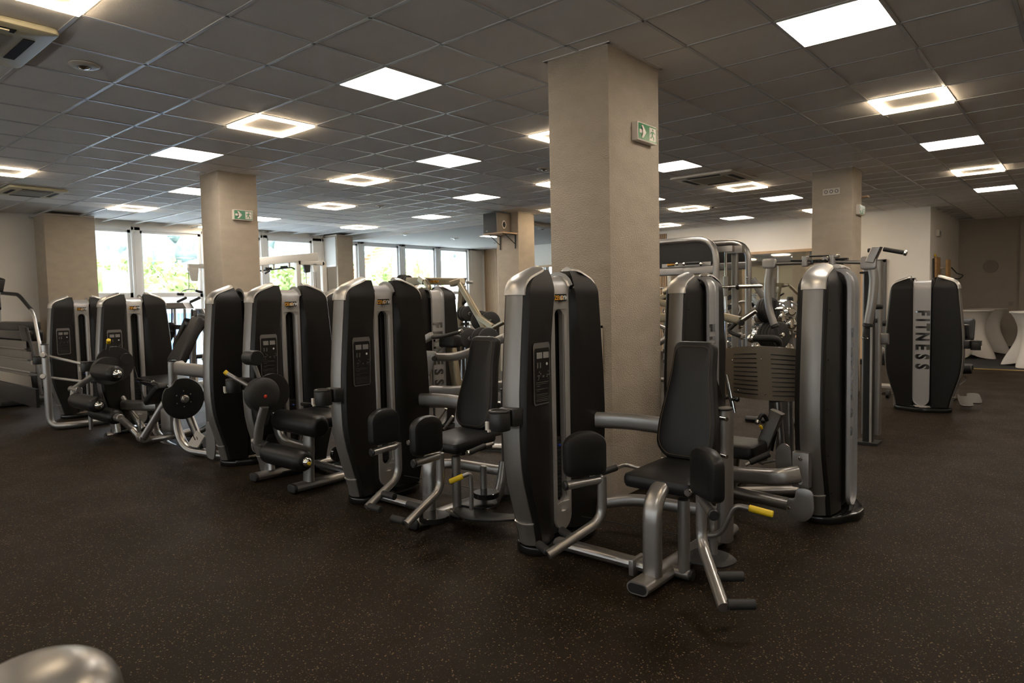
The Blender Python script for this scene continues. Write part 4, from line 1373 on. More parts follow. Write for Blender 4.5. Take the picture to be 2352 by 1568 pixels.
m5.part('roller_arm', tube(([V((a0.x + .02, 2.70, a0.z - .01)), at(170, 893, y=2.62), at(168, 912, y=2.60)], .034, .04)), M['silver'], label='silver arm between the rollers')
m5.part('arm_cap', cyl((at(163, 893, y=2.62), at(182, 895, y=2.62), .036)), M['silver'])
m5.part('lower_arm', tube(([V((c1.x + .09, 2.74, c0.z)), at(305, 985, y=2.85), at(322, 1003, y=2.88)], .036, .03)), M['silver'])
m5.part('start_lever', cyl((at(244, 826, y=2.86), at(249, 786, y=2.80), .020)), M['silver'])
m5.part('yellow_grip', cyl((at(249, 787, y=2.80), at(249.5, 780, y=2.79), .022)), M['yellow'])
m5.part('cam_post', flat(([at(250, 880, y=2.96), at(262, 945, y=2.93), at(268, 995, y=2.92)], .16, .06, (1, 0, 0), .1)), M['silver'])
m5.part('diagonal_post', flat(([at(262, 885, y=2.98), at(300, 945, y=3.05), at(330, 985, y=3.12)], .10, .06, (1, 0, 0), .1)), M['silver'])
m5.part('front_beam', flat(([at(284, 930, y=3.0), at(330, 931, y=3.0), at(362, 931, y=3.08)], .07, .12, (0, 1, 0), .06)), M['silver'])
m5.part('foot_rail', tube(([at(246, 1000, y=2.84), at(305, 992, y=3.1), at(350, 986, y=3.4)], .036, .1)), M['silver'])
m5.part('rail_cap', cyl((at(244, 1000.5, y=2.835), at(249, 999.6, y=2.86), .039)), M['rubber'])
m5.part('long_rail', tube(([at(328, 1012, y=2.86), at(400, 1001, y=3.1), at(436, 990, y=3.35)], .034, .1)), M['silver'])
m5.part('swing_leg', tube(([at(331, 1003, y=2.82), at(378, 925, y=2.95)], .038, 0)), M['silver'])
pv = at(329, 1004, y=2.84)
m5.part('pivot', cyl((pv + V((-.06, 0, 0)), pv + V((.05, 0, 0)), .055)), M['silver'])
m5.part('pivot_pin', cyl((pv + V((.05, 0, 0)), pv + V((.06, 0, 0)), .022)), M['chrome'])
m5.part('index_sector', slab(round_poly([(-.16, -.04), (-.15, .06), (-.02, .12), (.12, .06), (.06, -.06)], .04), .014, at(322, 985, y=2.88), (.9, -.4, 0), (0, 0, 1)), M['silver'])
m5.part('bench_pad', slab(round_poly([(-.55, -.22), (.55, -.22), (.55, .22), (-.55, .22)], .06), .08, (-7.75, 3.32, .52), (1, 0, -.12), (0, 1, 0), .02), M['leather'])
m5.part('bench_frame', flat(([(-8.2, 3.3, .45), (-7.6, 3.3, .40), (-7.3, 3.3, .05)], .07, .09, (0, 1, 0), .1)), M['silver'])
m5.part('hand_grip', cyl((at(318, 871, y=3.05), at(352, 877, y=3.05), .020), (at(352, 880, y=3.05), at(390, 886, y=3.05), .022)), M['chrome'])
m5.part('elbow_pad', slab(round_poly([(-.22, -.12), (.22, -.12), (.22, .12), (-.22, .12)], .04), .07, at(372, 910, y=3.05), (.8, 0, .45), (0, 1, 0), .02), M['leather'])
m5.part('cable', tube(([K + V((-.1, .3, .0)), at(345, 965, y=3.1)], .004)), M['black'])

# ---- far left: calf machine with the tall bent tube
m6 = machine('calf_machine', -10.38, YR, False, 'leftmost black tower machine with a tall bent tube and two thin rods')
tb0 = at(103, 792, y=2.55)
m6.part('bent_tube', tube(([tb0, V((tb0.x, 2.55, .045)), V((-9.40, 2.72, .045)), V((-9.36, 3.30, .045))], .042, .22)), M['silver'], label='tall silver tube bent along the floor')
m6.part('tube_cap', cyl((tb0, tb0 + V((0, 0, .012)), .046)), M['black'])
for py0, q1 in ((817, (200, 838)), (866, (200, 877))):
    s0 = at(108, py0, y=2.60)
    s1 = at(q1[0], q1[1], y=2.78)
    m6.part('thin_rod', cyl((s0, s1, .016)), M['cap'])
    m6.part('rod_clamp', cyl((at(98, py0 - 2, y=2.50), at(112, py0 + 3, y=2.62), .032)), M['silver'])
m6.part('rod_post', tube(([at(200, 832, y=2.80), V((at(200, 832, y=2.80).x, 2.80, .03))], .022)), M['silver'])
m6.part('seat', slab(round_poly([(-.2, -.2), (.2, -.2), (.2, .2), (-.2, .2)], .05), .08, (-9.75, 3.25, .5), (1, 0, 0), (0, 1, 0), .02), M['leather'])
m6.part('seat_post', flat(([(-9.75, 3.25, .02), (-9.75, 3.25, .5)], .09, .07, (1, 0, 0))), M['silver'])
m6.part('seat_rail', flat(([(-10.2, 3.25, .035), (-9.3, 3.25, .035)], .09, .06)), M['silver'])

# ---- towers of the second row
m7 = machine('row_machine', -7.2, 5.2, True, 'black tower half hidden between the leg extension and the next tower', cup=False, plac=False)
m7.part('foot_rail', flat(([(-7.3, 5.2, .035), (-8.2, 5.2, .035)], .1, .06)), M['silver'])
m7.part('seat', slab(round_poly([(-.2, -.2), (.2, -.2), (.2, .2), (-.2, .2)], .05), .08, (-7.95, 5.2, .5), (1, 0, 0), (0, 1, 0), .02), M['leather'])
m7.part('seat_post', flat(([(-7.95, 5.2, .02), (-7.95, 5.2, .5)], .09, .07, (1, 0, 0))), M['silver'])
m8 = machine('press_machine', -5.65, 5.2, True, 'black tower with FITNESS lettering behind the second thigh machine', cup=False, plac=False)
m8.part('foot_rail', flat(([(-5.8, 5.2, .035), (-6.7, 5.2, .035)], .1, .06)), M['silver'])
m8.part('seat', slab(round_poly([(-.2, -.2), (.2, -.2), (.2, .2), (-.2, .2)], .05), .08, (-6.45, 5.2, .5), (1, 0, 0), (0, 1, 0), .02), M['leather'])
m8.part('seat_post', flat(([(-6.45, 5.2, .02), (-6.45, 5.2, .5)], .09, .07, (1, 0, 0))), M['silver'])
m9 = machine('pulldown_machine', -2.45, 5.2, True, 'black tower right of the big column behind the nearest backrest', cup=False, plac=False)
m9.part('foot_rail', flat(([(-2.6, 5.2, .035), (-3.6, 5.2, .035)], .1, .06)), M['silver'])
m9.part('seat', slab(round_poly([(-.2, -.2), (.2, -.2), (.2, .2), (-.2, .2)], .05), .08, (-3.3, 5.25, .5), (1, 0, 0), (0, 1, 0), .02), M['leather'])
m9.part('seat_post', flat(([(-3.3, 5.25, .02), (-3.3, 5.25, .5)], .09, .07, (1, 0, 0))), M['silver'])

# ---- leg press in front of the large right tower
m10 = machine('leg_press', -1.29, 4.70, True, 'leg press with a slotted foot plate and FITNESS tower at right', cup=False, plac=False)
BR = at(1842, 1078, y=4.27)
m10.part('bracket', box2((BR.x - .055, 4.25, .255), (BR.x + .045, 4.32, .475), .008), M['silver'])
m10.part('bracket_bolt', cyl(((BR.x, 4.25, .44), (BR.x, 4.235, .44), .013), ((BR.x, 4.25, .29), (BR.x, 4.235, .29), .013)), M['chrome'])
m10.part('curved_beam', flat(([(BR.x - .01, 4.24, .345), (BR.x - .10, 4.16, .325), (-1.80, 4.28, .265), (-1.98, 4.5, .262)], .06, .105, (0, 1, 0), .13)), M['silver'], label='thick curved beam')
m10.part('low_tube', cyl((at(1690, 1130, y=4.46), at(1822, 1160, y=4.32), .040)), M['silver'])
m10.part('pulley_cover', slab(round_poly([(-.085, -.02), (-.06, -.085), (.04, -.085), (.085, -.02), (.075, .12), (-.02, .12), (-.03, .05), (-.07, .045)], .05, 5), .014, (BR.x + .005, 4.225, .145), (1, 0, 0), (0, 0, 1), .002), M['silver'], label='rounded pulley cover plate')
m10.part('cover_bolt', cyl(((BR.x - .06, 4.225, .13), (BR.x - .06, 4.208, .13), .011)), M['chrome'])
m10.part('floor_rail', flat(([(-2.05, 4.55, .035), (-1.45, 5.05, .035)], .11, .06)), M['silver'])
m10.part('floor_rail', flat(([(-2.05, 4.45, .035), (-2.05, 5.3, .035)], .11, .06)), M['silver'])
m10.part('seat', slab(round_poly([(-.2, -.18), (.2, -.18), (.2, .18), (-.2, .18)], .05), .09, (-1.90, 4.62, .33), (1, 0, 0), (0, 1, 0), .022), M['leather'], label='black padded seat')
m10.part('seat_frame', flat(([(-1.95, 4.66, .04), (-1.92, 4.66, .33)], .10, .07, (1, 0, 0))), M['silver'])
bq = slab(round_poly([(-.14, 0), (.14, 0), (.19, .12), (.17, .30), (.11, .66), (-.11, .66), (-.17, .30), (-.19, .12)], .05), .08, (-2.00, 4.50, .43), (0, 1, 0), (-.26, 0, .96), .022)
m10.part('backrest', bq, M['leather'], label='black backrest seen from its edge')
m10.part('adjust_rail', flat(([at(1668, 860, y=4.52), at(1686, 948, y=4.52)], .02, .03, (0, 1, 0), 0)), M['chrome'])
m10.part('adjust_knob', join(cyl((at(1680, 917, y=4.5), at(1690, 917, y=4.5), .010)), ball(at(1693, 917, y=4.5), .018)), M['gloss'])
m10.part('side_grip', cyl((at(1722, 1062, y=4.40), at(1768, 1042, y=4.46), .020)), M['rubber'])
m10.part('grip_tube', cyl((at(1712, 1068, y=4.38), at(1724, 1061, y=4.40), .012)), M['silver'])
# carriage that carries the plate
def q_(px, py, y=4.75): return at(px, py, y=y)
m10.part('carriage', flat(([q_(1786, 945), q_(1757, 1015), q_(1742, 1060)], .07, .09, (0, 1, 0), .05, .012)), M['silver'])
m10.part('carriage_grip', tube(([q_(1740, 968, 4.65), q_(1752, 948, 4.68), q_(1762, 965, 4.72)], .014, .03)), M['rubber'])
m10.part('grip_ball', ball(q_(1740, 969, 4.65), .020), M['chrome'])
m10.part('pull_knob', cyl((q_(1746, 977, 4.66), q_(1750, 985, 4.67), .010)), M['yellow'])
m10.part('gas_strut', cyl((q_(1783, 988), q_(1773, 1035), .009)), M['gloss'])
m10.part('strut_post', flat(([q_(1785, 915, 4.85), q_(1795, 1035, 4.85)], .05, .06, (1, 0, 0))), M['silver'])
m10.part('main_post', flat(([q_(1805, 905, 5.0), q_(1808, 1050, 5.0)], .10, .06, (1, 0, 0))), M['silver'])
m10.part('link_lever', slab(round_poly([(-.05, -.10), (.06, -.10), (.05, .08), (0, .11), (-.05, .06)], .03), .012, q_(1800, 1052, 4.6), (1, 0, 0), (0, 0, 1)), M['silver'])
m10.part('link_rod', cyl((q_(1750, 1062, 4.6), q_(1815, 1052, 4.6), .010)), M['silver'])
# curved slotted plate
fp = bmesh.new(); fs = bmesh.new(); fr_ = bmesh.new()
N_ = 26
def plate_pt(u, v, d=0.0):
    """u 0..1 across, v 0..1 upwards"""
    x = -2.0 + u * .605
    bow = .13 * math.sin(math.pi * u) ** 1.0
    y = 4.72 - bow - d + .30 * (u - .5) * 0
    z = .72 + v * (.345 + .03 * math.sin(math.pi * u))
    lean = .05 * (1 - v)
    return V((x + lean * (.5 - u) * -1.2 * (1 if u < .3 else .2), y + .05 * (1 - v), z))
rows = []
for i in range(N_ + 1):
    rows.append([plate_pt(i / N_, j / 10) for j in range(11)])
fv = [[fp.verts.new(p) for p in r] for r in rows]
bv_ = [[fp.verts.new(p + V((0, .008, 0))) for p in r] for r in rows]
for i in range(N_):
    for j in range(10):
        fp.faces.new((fv[i][j], fv[i + 1][j], fv[i + 1][j + 1], fv[i][j + 1]))
        fp.faces.new((bv_[i][j], bv_[i][j + 1], bv_[i + 1][j + 1], bv_[i + 1][j]))
for i in range(N_):
    for j in (0, 10):
        fp.faces.new((fv[i][j], fv[i + 1][j], bv_[i + 1][j], bv_[i][j]))
for j in range(10):
    for i in (0, N_):
        fp.faces.new((fv[i][j], fv[i][j + 1], bv_[i][j + 1], bv_[i][j]))
M['plate'] = mat('foot_plate_metal', (.30, .25, .19), .35, .55)
pl = m10.part('foot_plate', fp, M['plate'], label='curved grey foot plate with rows of slots')
for k in range(10):
    v = .10 + k * .084
    for u0, u1 in ((.14, .44), (.60, .92)):
        pts = [plate_pt(u0 + (u1 - u0) * i / 8, v, .003) for i in range(9)]
        sweep(fs, pts, circle_prof(.0042, 6))
m10.part('slots', fs, M['iron'], parent=pl)
for u, v in ((.12, .74), (.5, .76), (.94, .78), (.20, .14), (.52, .12), (.9, .10)):
    p = plate_pt(u, v, .004)
    add_ = ball(p, .007, 10)
    m10.part('plate_screw', add_, M['chrome'], parent=pl)
m10.part('plate_arm', flat(([plate_pt(.5, .0) + V((.02, .06, .0)), plate_pt(.75, .05) + V((0, .06, 0)), V((-1.45, 4.8, .78))], .05, .03, (0, 0, 1), .02)), M['rubber'])

# ---- right tower seen from behind
m11 = machine('biceps_machine', -1.53, 9.47, False, 'FITNESS tower standing alone in the aisle at right, seen from behind', rot=math.pi / 2)
m11.part('seat', slab(round_poly([(-.2, -.2), (.2, -.2), (.2, .2), (-.2, .2)], .05), .08, (-1.35, 10.5, .40), (1, 0, 0), (0, 1, 0), .02), M['leather'])
m11.part('arm_pad', slab(round_poly([(-.2, 0), (.2, 0), (.2, .3), (-.2, .3)], .04), .06, (-1.30, 10.2, .80), (1, 0, 0), (0, .4, .9), .02), M['leather'])
m11.part('foot_plate', slab(round_poly([(-.07, -.12), (.07, -.12), (.07, .12), (-.07, .12)], .05), .012, (-1.13, 9.75, .10), (1, .3, 0), (0, 1, .4)), M['iron'])
m11.part('foot_plate', slab(round_poly([(-.07, -.12), (.07, -.12), (.07, .12), (-.07, .12)], .05), .012, (-1.06, 9.92, .12), (1, .3, 0), (0, 1, .4)), M['iron'])
m11.part('side_roller', cyl((at(2193, 850, y=10.3), at(2232, 848, y=10.3), .055)), M['leather'])
m11.part('upper_pad', slab(round_poly([(-.05, 0), (.05, 0), (.04, .17), (-.04, .17)], .02), .12, at(2218, 776, y=9.9), (1, 0, 0), (-.25, 0, 1), .02), M['leather'])
m11.part('cable', tube(([at(2215, 862, y=10.3), at(2222, 870, y=10.1), at(2203, 885, y=9.8)], .006, .05)), M['black'])
m11.part('grip_end', cyl((at(2026, 742, y=9.9), at(2040, 742, y=9.9), .035)), M['rubber'])
m11.part('seat_rail', flat(([(-1.5, 9.7, .035), (-1.35, 10.7, .035)], .1, .06)), M['silver'])
m11.part('seat_post', flat(([(-1.35, 10.5, .04), (-1.35, 10.5, .40)], .09, .07, (1, 0, 0))), M['silver'])
# ================================================================== FIXTURES ON CEILING AND WALLS
def cassette(x0, y0, x1, y1, m, lab):
    cx, cy_ = (x0 + x1) / 2, (y0 + y1) / 2
    t = Thing('air_cassette', (cx, cy_, CEIL), lab, 'air conditioner', 'ceiling air cassettes')
    w, d = (x1 - x0), (y1 - y0)
    t.part('cover', slab(round_poly([(-w / 2, -d / 2), (w / 2, -d / 2), (w / 2, d / 2), (-w / 2, d / 2)], .05), .04, (cx, cy_, CEIL - .04), (1, 0, 0), (0, 1, 0), .015), m)
    t.part('intake_grille', B(((cx, cy_, CEIL - .044), (w * .52, d * .52, .012))), mat('grille_' + lab[:5], (.30, .27, .21), .7))
    for sx, sy_, lw, lh in ((0, .37, .52, .07), (0, -.37, .52, .07), (.37, 0, .07, .52), (-.37, 0, .07, .52)):
        o = t.part('air_slot', B(((cx + sx * w, cy_ + sy_ * d, CEIL - .0415), (lw * w, lh * d, .006))), M['darkgap'])
        if sx > 0 and 'top left' in lab:
            t.part('louvre', B(((cx + sx * w, cy_ + sy_ * d, CEIL - .05), (lw * w * .8, lh * d * .85, .008))), m, parent=o)
M['oldbeige'] = mat('yellowed_plastic', (.62, .56, .38), .45)
M['offwhite'] = mat('off_white_plastic', (.60, .55, .47), .45)
cassette(-5.80, .62, -4.91, 1.50, M['oldbeige'], 'yellowed air cassette cut off in the top left corner')
cassette(-12.16, 2.72, -11.32, 3.44, M['oldbeige'], 'yellowed air cassette near the left ceiling edge')
cassette(-4.72, 9.13, -3.78, 10.08, M['offwhite'], 'off-white air cassette with dark slots right of the big column')
def detector(px, py, r, lab, z=None):
    z = CEIL if z is None else z
    p = at(px, py, z=z)
    t = Thing('ceiling_spot', (p.x, p.y, z), lab, 'ceiling fitting', 'round ceiling fittings')
    bm = bmesh.new()
    sweep(bm, [(p.x, p.y, z), (p.x, p.y, z - .006), (p.x, p.y, z - .014), (p.x, p.y, z - .018)], circle_prof(1, 32), scales=[r, r, r * .85, r * .55])
    t.part('ring', bm, M['offwhite'])
    t.part('well', cyl(((p.x, p.y, z - .0175), (p.x, p.y, z - .0200), r * .45)), M['iron'])
    bm = bmesh.new()
    sweep(bm, [(p.x, p.y, z - .019), (p.x, p.y, z - .026), (p.x, p.y, z - .034)], circle_prof(1, 20), scales=[r * .38, r * .30, r * .04])
    t.part('reflector', bm, M['chrome'])
detector(193, 149, .10, 'round ceiling fitting nearest the yellowed cassette at top left')
detector(1249, 387, .09, 'round ceiling fitting cut by the left edge of the big column')
detector(873, 473, .08, 'round ceiling fitting beside the small warm ring lamp in the middle')
detector(1637, 474, .08, 'round ceiling fitting right of the far ring lamp by the rack')
detector(930, 537.6, .11, 'flat round fitting on the smooth ceiling nearest the windows', CEIL - .075)
detector(1044, 547, .11, 'flat round fitting on the smooth ceiling left of the loudspeaker', CEIL - .075)
detector(1246, 525, .11, 'flat round fitting on the smooth ceiling right of the loudspeaker column', CEIL - .075)
detector(1136, 557, .05, 'tiny sensor on the smooth ceiling above the camera', CEIL - .075)

M['green'] = mat('exit_green', (.015, .16, .06), .25, emit=(.02, .35, .12), estr=.04)
M['signwhite'] = mat('exit_white', (.72, .66, .58), .3)
def exit_sign(x, y0, y1, z0, z1, lab, thick=.05, tilt=False):
    t = Thing('exit_sign', (x, (y0 + y1) / 2, z0), lab, 'exit sign', 'green exit signs on columns')
    t.part('housing', box2((x, y0, z0), (x + thick, y1, z1), .006), M['signwhite'])
    xf = x + thick + .0005
    w, h = y1 - y0, z1 - z0
    t.part('green_face', box2((xf - .001, y0 + .010, z0 + .010), (xf + .001, y1 - .010, z1 - .010)), M['green'])
    def poly(pts, nm, m, dx, par=None):
        return t.part(nm, slab([(y0 + a * w, z0 + b * h) for a, b in pts], .0008, (xf + dx, 0, 0), (0, 1, 0), (0, 0, 1)), m)
    # arrow pointing right
    poly([(.08, .60), (.26, .60), (.17, .84), (.27, .84), (.43, .50), (.27, .16), (.17, .16), (.26, .40), (.08, .40)], 'arrow', M['signwhite'], .0012)
    poly([(.60, .14), (.93, .14), (.93, .86), (.60, .86)], 'doorway', M['signwhite'], .0012)
    # running figure
    man = [[(.775, .68), (.80, .72), (.80, .78), (.775, .82), (.75, .78), (.75, .72)],
           [(.70, .64), (.79, .66), (.80, .60), (.76, .42), (.71, .40), (.72, .50)],
           [(.79, .65), (.82, .58), (.88, .54), (.89, .57), (.84, .62), (.80, .68)],
           [(.71, .64), (.66, .60), (.63, .50), (.655, .49), (.68, .57), (.73, .60)],
           [(.73, .44), (.78, .42), (.84, .33), (.83, .18), (.80, .18), (.80, .31), (.75, .38)],
           [(.72, .44), (.74, .40), (.70, .28), (.64, .26), (.63, .30), (.68, .32)]]
    for k, q in enumerate(man):
        poly(q, 'figure_piece', M['green'], .0022)
exit_sign(-2.555, 4.375, 4.655, 2.578, 2.71, 'green exit sign with arrow on the big column')
exit_sign(-8.53, 4.435, 4.70, 2.568, 2.70, 'green exit sign with arrow on the second column')
exit_sign(-2.548, 10.50, 10.80, 2.545, 2.685, 'small green exit sign on the side of the socket column')
# sockets high on the far right column
t = Thing('socket_strip', (-2.81, 10.29, 2.83), 'triple wall socket high on the right column', 'socket')
t.part('frame', box2((-2.93, 10.285, 2.828), (-2.70, 10.30, 2.92), .003), M['offwhite'])
for k in range(3):
    cx = -2.885 + k * .07
    so = t.part('socket', cyl(((cx, 10.285, 2.874), (cx, 10.282, 2.874), .026)), M['greyprint'])
    t.part('socket_core', cyl(((cx, 10.2825, 2.874), (cx, 10.280, 2.874), .012)), M['signwhite'], parent=so)
single('cable_stub', B(((-2.53, 10.9, 2.83), (.10, .12, .02))), M['oak'], 'short wooden ledge sticking out beside the socket column', 'ledge')
# framed switch panel on the big column
t = Thing('wall_frame', (-2.66, 4.06, .93), 'white framed panel on the big column beside the nearest tower', 'frame')
t.part('panel', box2((-2.745, 4.060, .935), (-2.635, 4.068, 1.235)), M['offwhite'])
t.part('rim', B(((-2.69, 4.055, 1.242), (.13, .02, .018)), ((-2.69, 4.055, .928), (.13, .02, .018)), ((-2.634, 4.055, 1.085), (.018, .02, .33)), ((-2.746, 4.055, 1.085), (.018, .02, .33))), M['signwhite'])
# loudspeaker on its shelf
t = Thing('speaker_shelf', (-8.83, 10.37, 2.6), 'wooden shelf on black brackets on the middle column', 'shelf')
t.part('board', box2((-9.16, 9.92, 2.745), (-8.64, 10.365, 2.768)), M['oak'])
for x_ in (-9.10, -8.70):
    b_ = t.part('bracket', B(((x_, 10.357, 2.60), (.025, .012, .27)), ((x_, 10.17, 2.738), (.025, .36, .012))), M['black'])
    t.part('brace', flat(([(x_, 10.35, 2.56), (x_, 10.06, 2.73)], .02, .01, (1, 0, 0), 0)), M['black'], parent=b_)
t = Thing('loudspeaker', (-8.95, 10.12, 2.768), 'black fronted box loudspeaker on the high shelf', 'loudspeaker')
t.part('cabinet', box2((-9.14, 9.93, 2.7685), (-8.79, 10.33, 3.155), .004), mat('speaker_veneer', (.16, .13, .10), .6))
t.part('front_grille', box2((-9.14, 9.915, 2.772), (-8.79, 9.93, 3.152)), M['black'])
q = V((-8.789, 10.13, 2.93))
o = t.part('wall_plate', slab([(.055 * math.cos(a) * (1 + .12 * math.cos(4 * a)), .078 * math.sin(a)) for a in [2 * math.pi * i / 24 for i in range(24)]], .004, q, (0, 1, 0), (0, 0, 1)), M['signwhite'])
t.part('plate_hole', slab([(.042 * math.cos(a) * (1 + .12 * math.cos(4 * a)), .062 * math.sin(a)) for a in [2 * math.pi * i / 24 for i in range(24)]], .003, q + V((.003, 0, 0)), (0, 1, 0), (0, 0, 1)), M['darkgap'], parent=o)
t.part('badge', B(((-9.05, 9.913, 2.81), (.03, .004, .012))), M['signwhite'])
# small security camera by the slats
p = at(1128, 564, y=16.15)
t = Thing('security_camera', (p.x, p.y, p.z), 'white dome security camera above the oak slats', 'camera')
t.part('mount', cyl((V((p.x, p.y, CEIL - .075)), p + V((0, 0, .04)), .035)), M['pvc'])
t.part('dome', ball(p + V((0, 0, .0)), .06), M['black'])
# things on the notch wall
p = at(2153, 536, x=XN)
t = Thing('wall_sensor', (XN, p.y, p.z), 'small white sensor high on the white corner wall', 'sensor')
t.part('body', box2((XN, p.y - .16, p.z - .07), (XN + .06, p.y + .10, p.z + .07), .015), M['signwhite'])
t.part('lens', box2((XN + .06, p.y - .08, p.z - .04), (XN + .065, p.y + .02, p.z + .04)), M['greyprint'])
t = Thing('climbing_board', (XN, 16.9, 1.5), 'two pine boards with black straps hanging on the corner wall', 'training board')
t.part('board', box2((XN + .01, 16.75, 1.55), (XN + .05, 17.25, 2.17)), mat('pine', (.50, .30, .12), .6, noise=.2))
t.part('board', box2((XN + .16, 17.15, 1.5), (XN + .20, 17.55, 2.12)), bpy.data.materials['pine'])
t.part('peg', cyl(((XN + .05, 17.2, 1.95), (XN + .19, 17.3, 1.95), .03), ((XN + .05, 17.2, 1.75), (XN + .19, 17.3, 1.75), .03)), M['offwhite'])
t.part('strap', flat(([(XN + .03, 16.55, 2.13), (XN + .035, 16.56, 1.75), (XN + .06, 16.62, 1.5)], .10, .02, (0, 1, 0))), M['black'])
t.part('strap', tube(([(XN + .22, 17.5, 1.95), (XN + .30, 17.7, 1.82), (XN + .42, 17.7, 1.78), (XN + .36, 17.6, 1.70), (XN + .24, 17.5, 1.71)], .012, .04)), M['black'])
t.part('tape', B(((XN + .04, 16.68, 2.20), (.03, .10, .05)), ((XN + .04, 16.6, 1.58), (.05, .16, .05))), M['yellow'])
t = Thing('wall_disc', (-1.88, YF, 1.86), 'round grey disc on the far dark wall', 'wall disc')
t.part('disc', disc((-1.88, YF - .02, 2.02), (0, 1, 0), .155, .04), mat('grey_disc', (.30, .265, .225), .8))
t.part('hook', cyl(((-1.88, YF - .02, 2.02), (-1.88, YF - .001, 2.02), .05)), M['greyprint'])
p = at(2322, 697, y=YF)
t = Thing('wall_switch', (p.x, YF, p.z), 'small light switch on the far dark wall', 'switch')
t.part('plate', box2((p.x - .05, YF - .01, p.z - .05), (p.x + .05, YF, p.z + .05), .003), mat('grey_switch', (.3, .27, .24), .6))
# floor beyond the threshold
a_, b_ = at(2235, 847, z=0), at(2352, 850, z=0)
struct('floor_carpet', box2((XN, 15.02, .0), (X0, YF, .006)), mat('dark_carpet', (.014, .013, .012), .95, bump=.3, bscale=300))
single('threshold_strip', box2((-2.5, 14.97, .0), (X0 - .05, 15.025, .010), .003), mat('brass', (.62, .42, .14), .3, .9), 'thin brass threshold strip across the floor at right', 'floor strip')

# ------------------------------------------------------------------ standing tables in stretch covers
def stretch_table(cx, cy_, lab, r=.40, foot=.33):
    t = Thing('standing_table', (cx, cy_, 0), lab, 'table', 'standing tables in stretch covers')
    M.setdefault('cover', mat('grey_stretch_cloth', (.56, .52, .47), .8))
    t.part('table_top', disc((cx, cy_, 1.02), (0, 0, 1), r, .03), M['cover'])
    bm = bmesh.new(); rings = []
    for i in range(25):
        f = i / 24
        z = 1.03 - f * 1.02
        ring = []
        for j in range(48):
            a = 2 * math.pi * j / 48
            c4 = abs(math.cos(2 * (a + .35)))        # four feet
            k = f ** 2
            waist = r * (1 - .42 * math.sin(math.pi * min(1, f * 1.02)) ** .85)
            end = foot * (.62 + .75 * c4 ** 2.2)
            rad = waist * (1 - k) + end * k
            zz = z + (1 - c4) ** 1.2 * .10 * f ** 3
            ring.append(bm.verts.new((cx + rad * math.cos(a), cy_ + rad * math.sin(a), max(.004, zz))))
        rings.append(ring)
    for a, b in zip(rings, rings[1:]):
        for j in range(48): bm.faces.new((a[j], a[(j + 1) % 48], b[(j + 1) % 48], b[j]))
    t.part('stretch_cover', bm, M['cover'], label='pale stretch cloth pulled down to four feet')
    t.part('pole', cyl(((cx, cy_, .02), (cx, cy_, 1.0), .03)), M['chrome'])
    t.part('base_plate', disc((cx, cy_, .015), (0, 0, 1), .2, .02), M['iron'])
def tpos(px, y): return at(px, 800, y=y).x
stretch_table(tpos(2222, 17.4), 17.4, 'pale covered standing table directly behind the lone FITNESS tower', .46, .40)
stretch_table(tpos(2262, 18.9), 18.9, 'pale covered standing table half hidden behind the first one', .42, .38)
stretch_table(tpos(2380, 15.9), 15.9, 'pale covered standing table cut by the right picture edge', .42, .42)

# ------------------------------------------------------------------ rounded silver post right at the camera
c = at(68, 1600, z=.76)
t = Thing('silver_handle_post', (c.x, c.y, 0), 'blurred rounded silver post top in the lower left corner, nearest the camera', 'post')
bm = bmesh.new()
path, sc_ = [], []
for k in range(11):
    a = k / 10 * math.pi / 2
    path.append(V((c.x, c.y, .73 + .085 * math.sin(a)))); sc_.append(max(.002, .14 * math.cos(a) ** .75))
sweep(bm, [V((c.x, c.y, .02)), V((c.x, c.y, .72))] + path, circle_prof(1, 40), scales=[.14, .14] + sc_)
bmesh.ops.rotate(bm, verts=bm.verts, cent=c, matrix=Matrix.Rotation(.12, 3, 'X'))
t.part('post', bm, M['silver'], ang=60)
t.part('foot', disc((c.x, c.y + .06, .012), (0, 0, 1), .2, .024), M['iron'])
# ================================================================== EQUIPMENT FURTHER BACK
def weight_plate(c, axis, r, th, name='weight_plate', lab='', grp=None, cat='weight plate', m='rubber'):
    c, axis = V(c), V(axis).normalized()
    t = Thing(name, c - V((0, 0, r)), lab, cat, grp)
    bm = bmesh.new()
    sweep(bm, [c - axis * th / 2, c - axis * th * .42, c - axis * th * .30, c + axis * th * .30, c + axis * th * .42, c + axis * th / 2], circle_prof(1, 28), scales=[r * .9, r * .97, r, r, r * .97, r * .9])
    t.part('disc', bm, M[m])
    t.part('hub', cyl((c - axis * (th / 2 + .004), c + axis * (th / 2 + .004), r * .22)), M['silver'])
    return t

# ---- stair climber at the left edge
t = Thing('stair_climber', (-13.4, 3.0, 0), 'black stair climber with silver steps by the left white wall', 'stair machine')
yc = 3.18
def q_(px, py, y=yc): return at(px, py, y=y)
for y_, px0 in ((3.22, 0),):
    side = [q_(42, 742), q_(60, 752), q_(88, 850), q_(96, 912), q_(-6, 912), q_(-20, 742)]
sidepoly = [(p.x, p.z) for p in [q_(45, 745), q_(60, 752), q_(84, 845), q_(94, 905), q_(80, 909), q_(76, 860), q_(48, 765)]]
t.part('side_panel', slab(sidepoly, .05, (0, yc + .03, 0), (1, 0, 0), (0, 0, 1), .01), M['black'])
L_ = q_(-40, 900).x
for k, (pr, pt, pb) in enumerate(((60, 783, 800), (72, 808, 826), (84, 832, 855))):
    a, b = q_(pr, pt, yc - .05 - .10 * k), q_(pr, pb, yc - .05 - .10 * k)
    t.part('step_riser', box2((L_, a.y - .02, b.z), (a.x, a.y, a.z)), M['alu'])
    t.part('step_tread', box2((L_, a.y - .10, b.z - .045), (a.x, a.y, b.z - .02), .005), M['alu'])
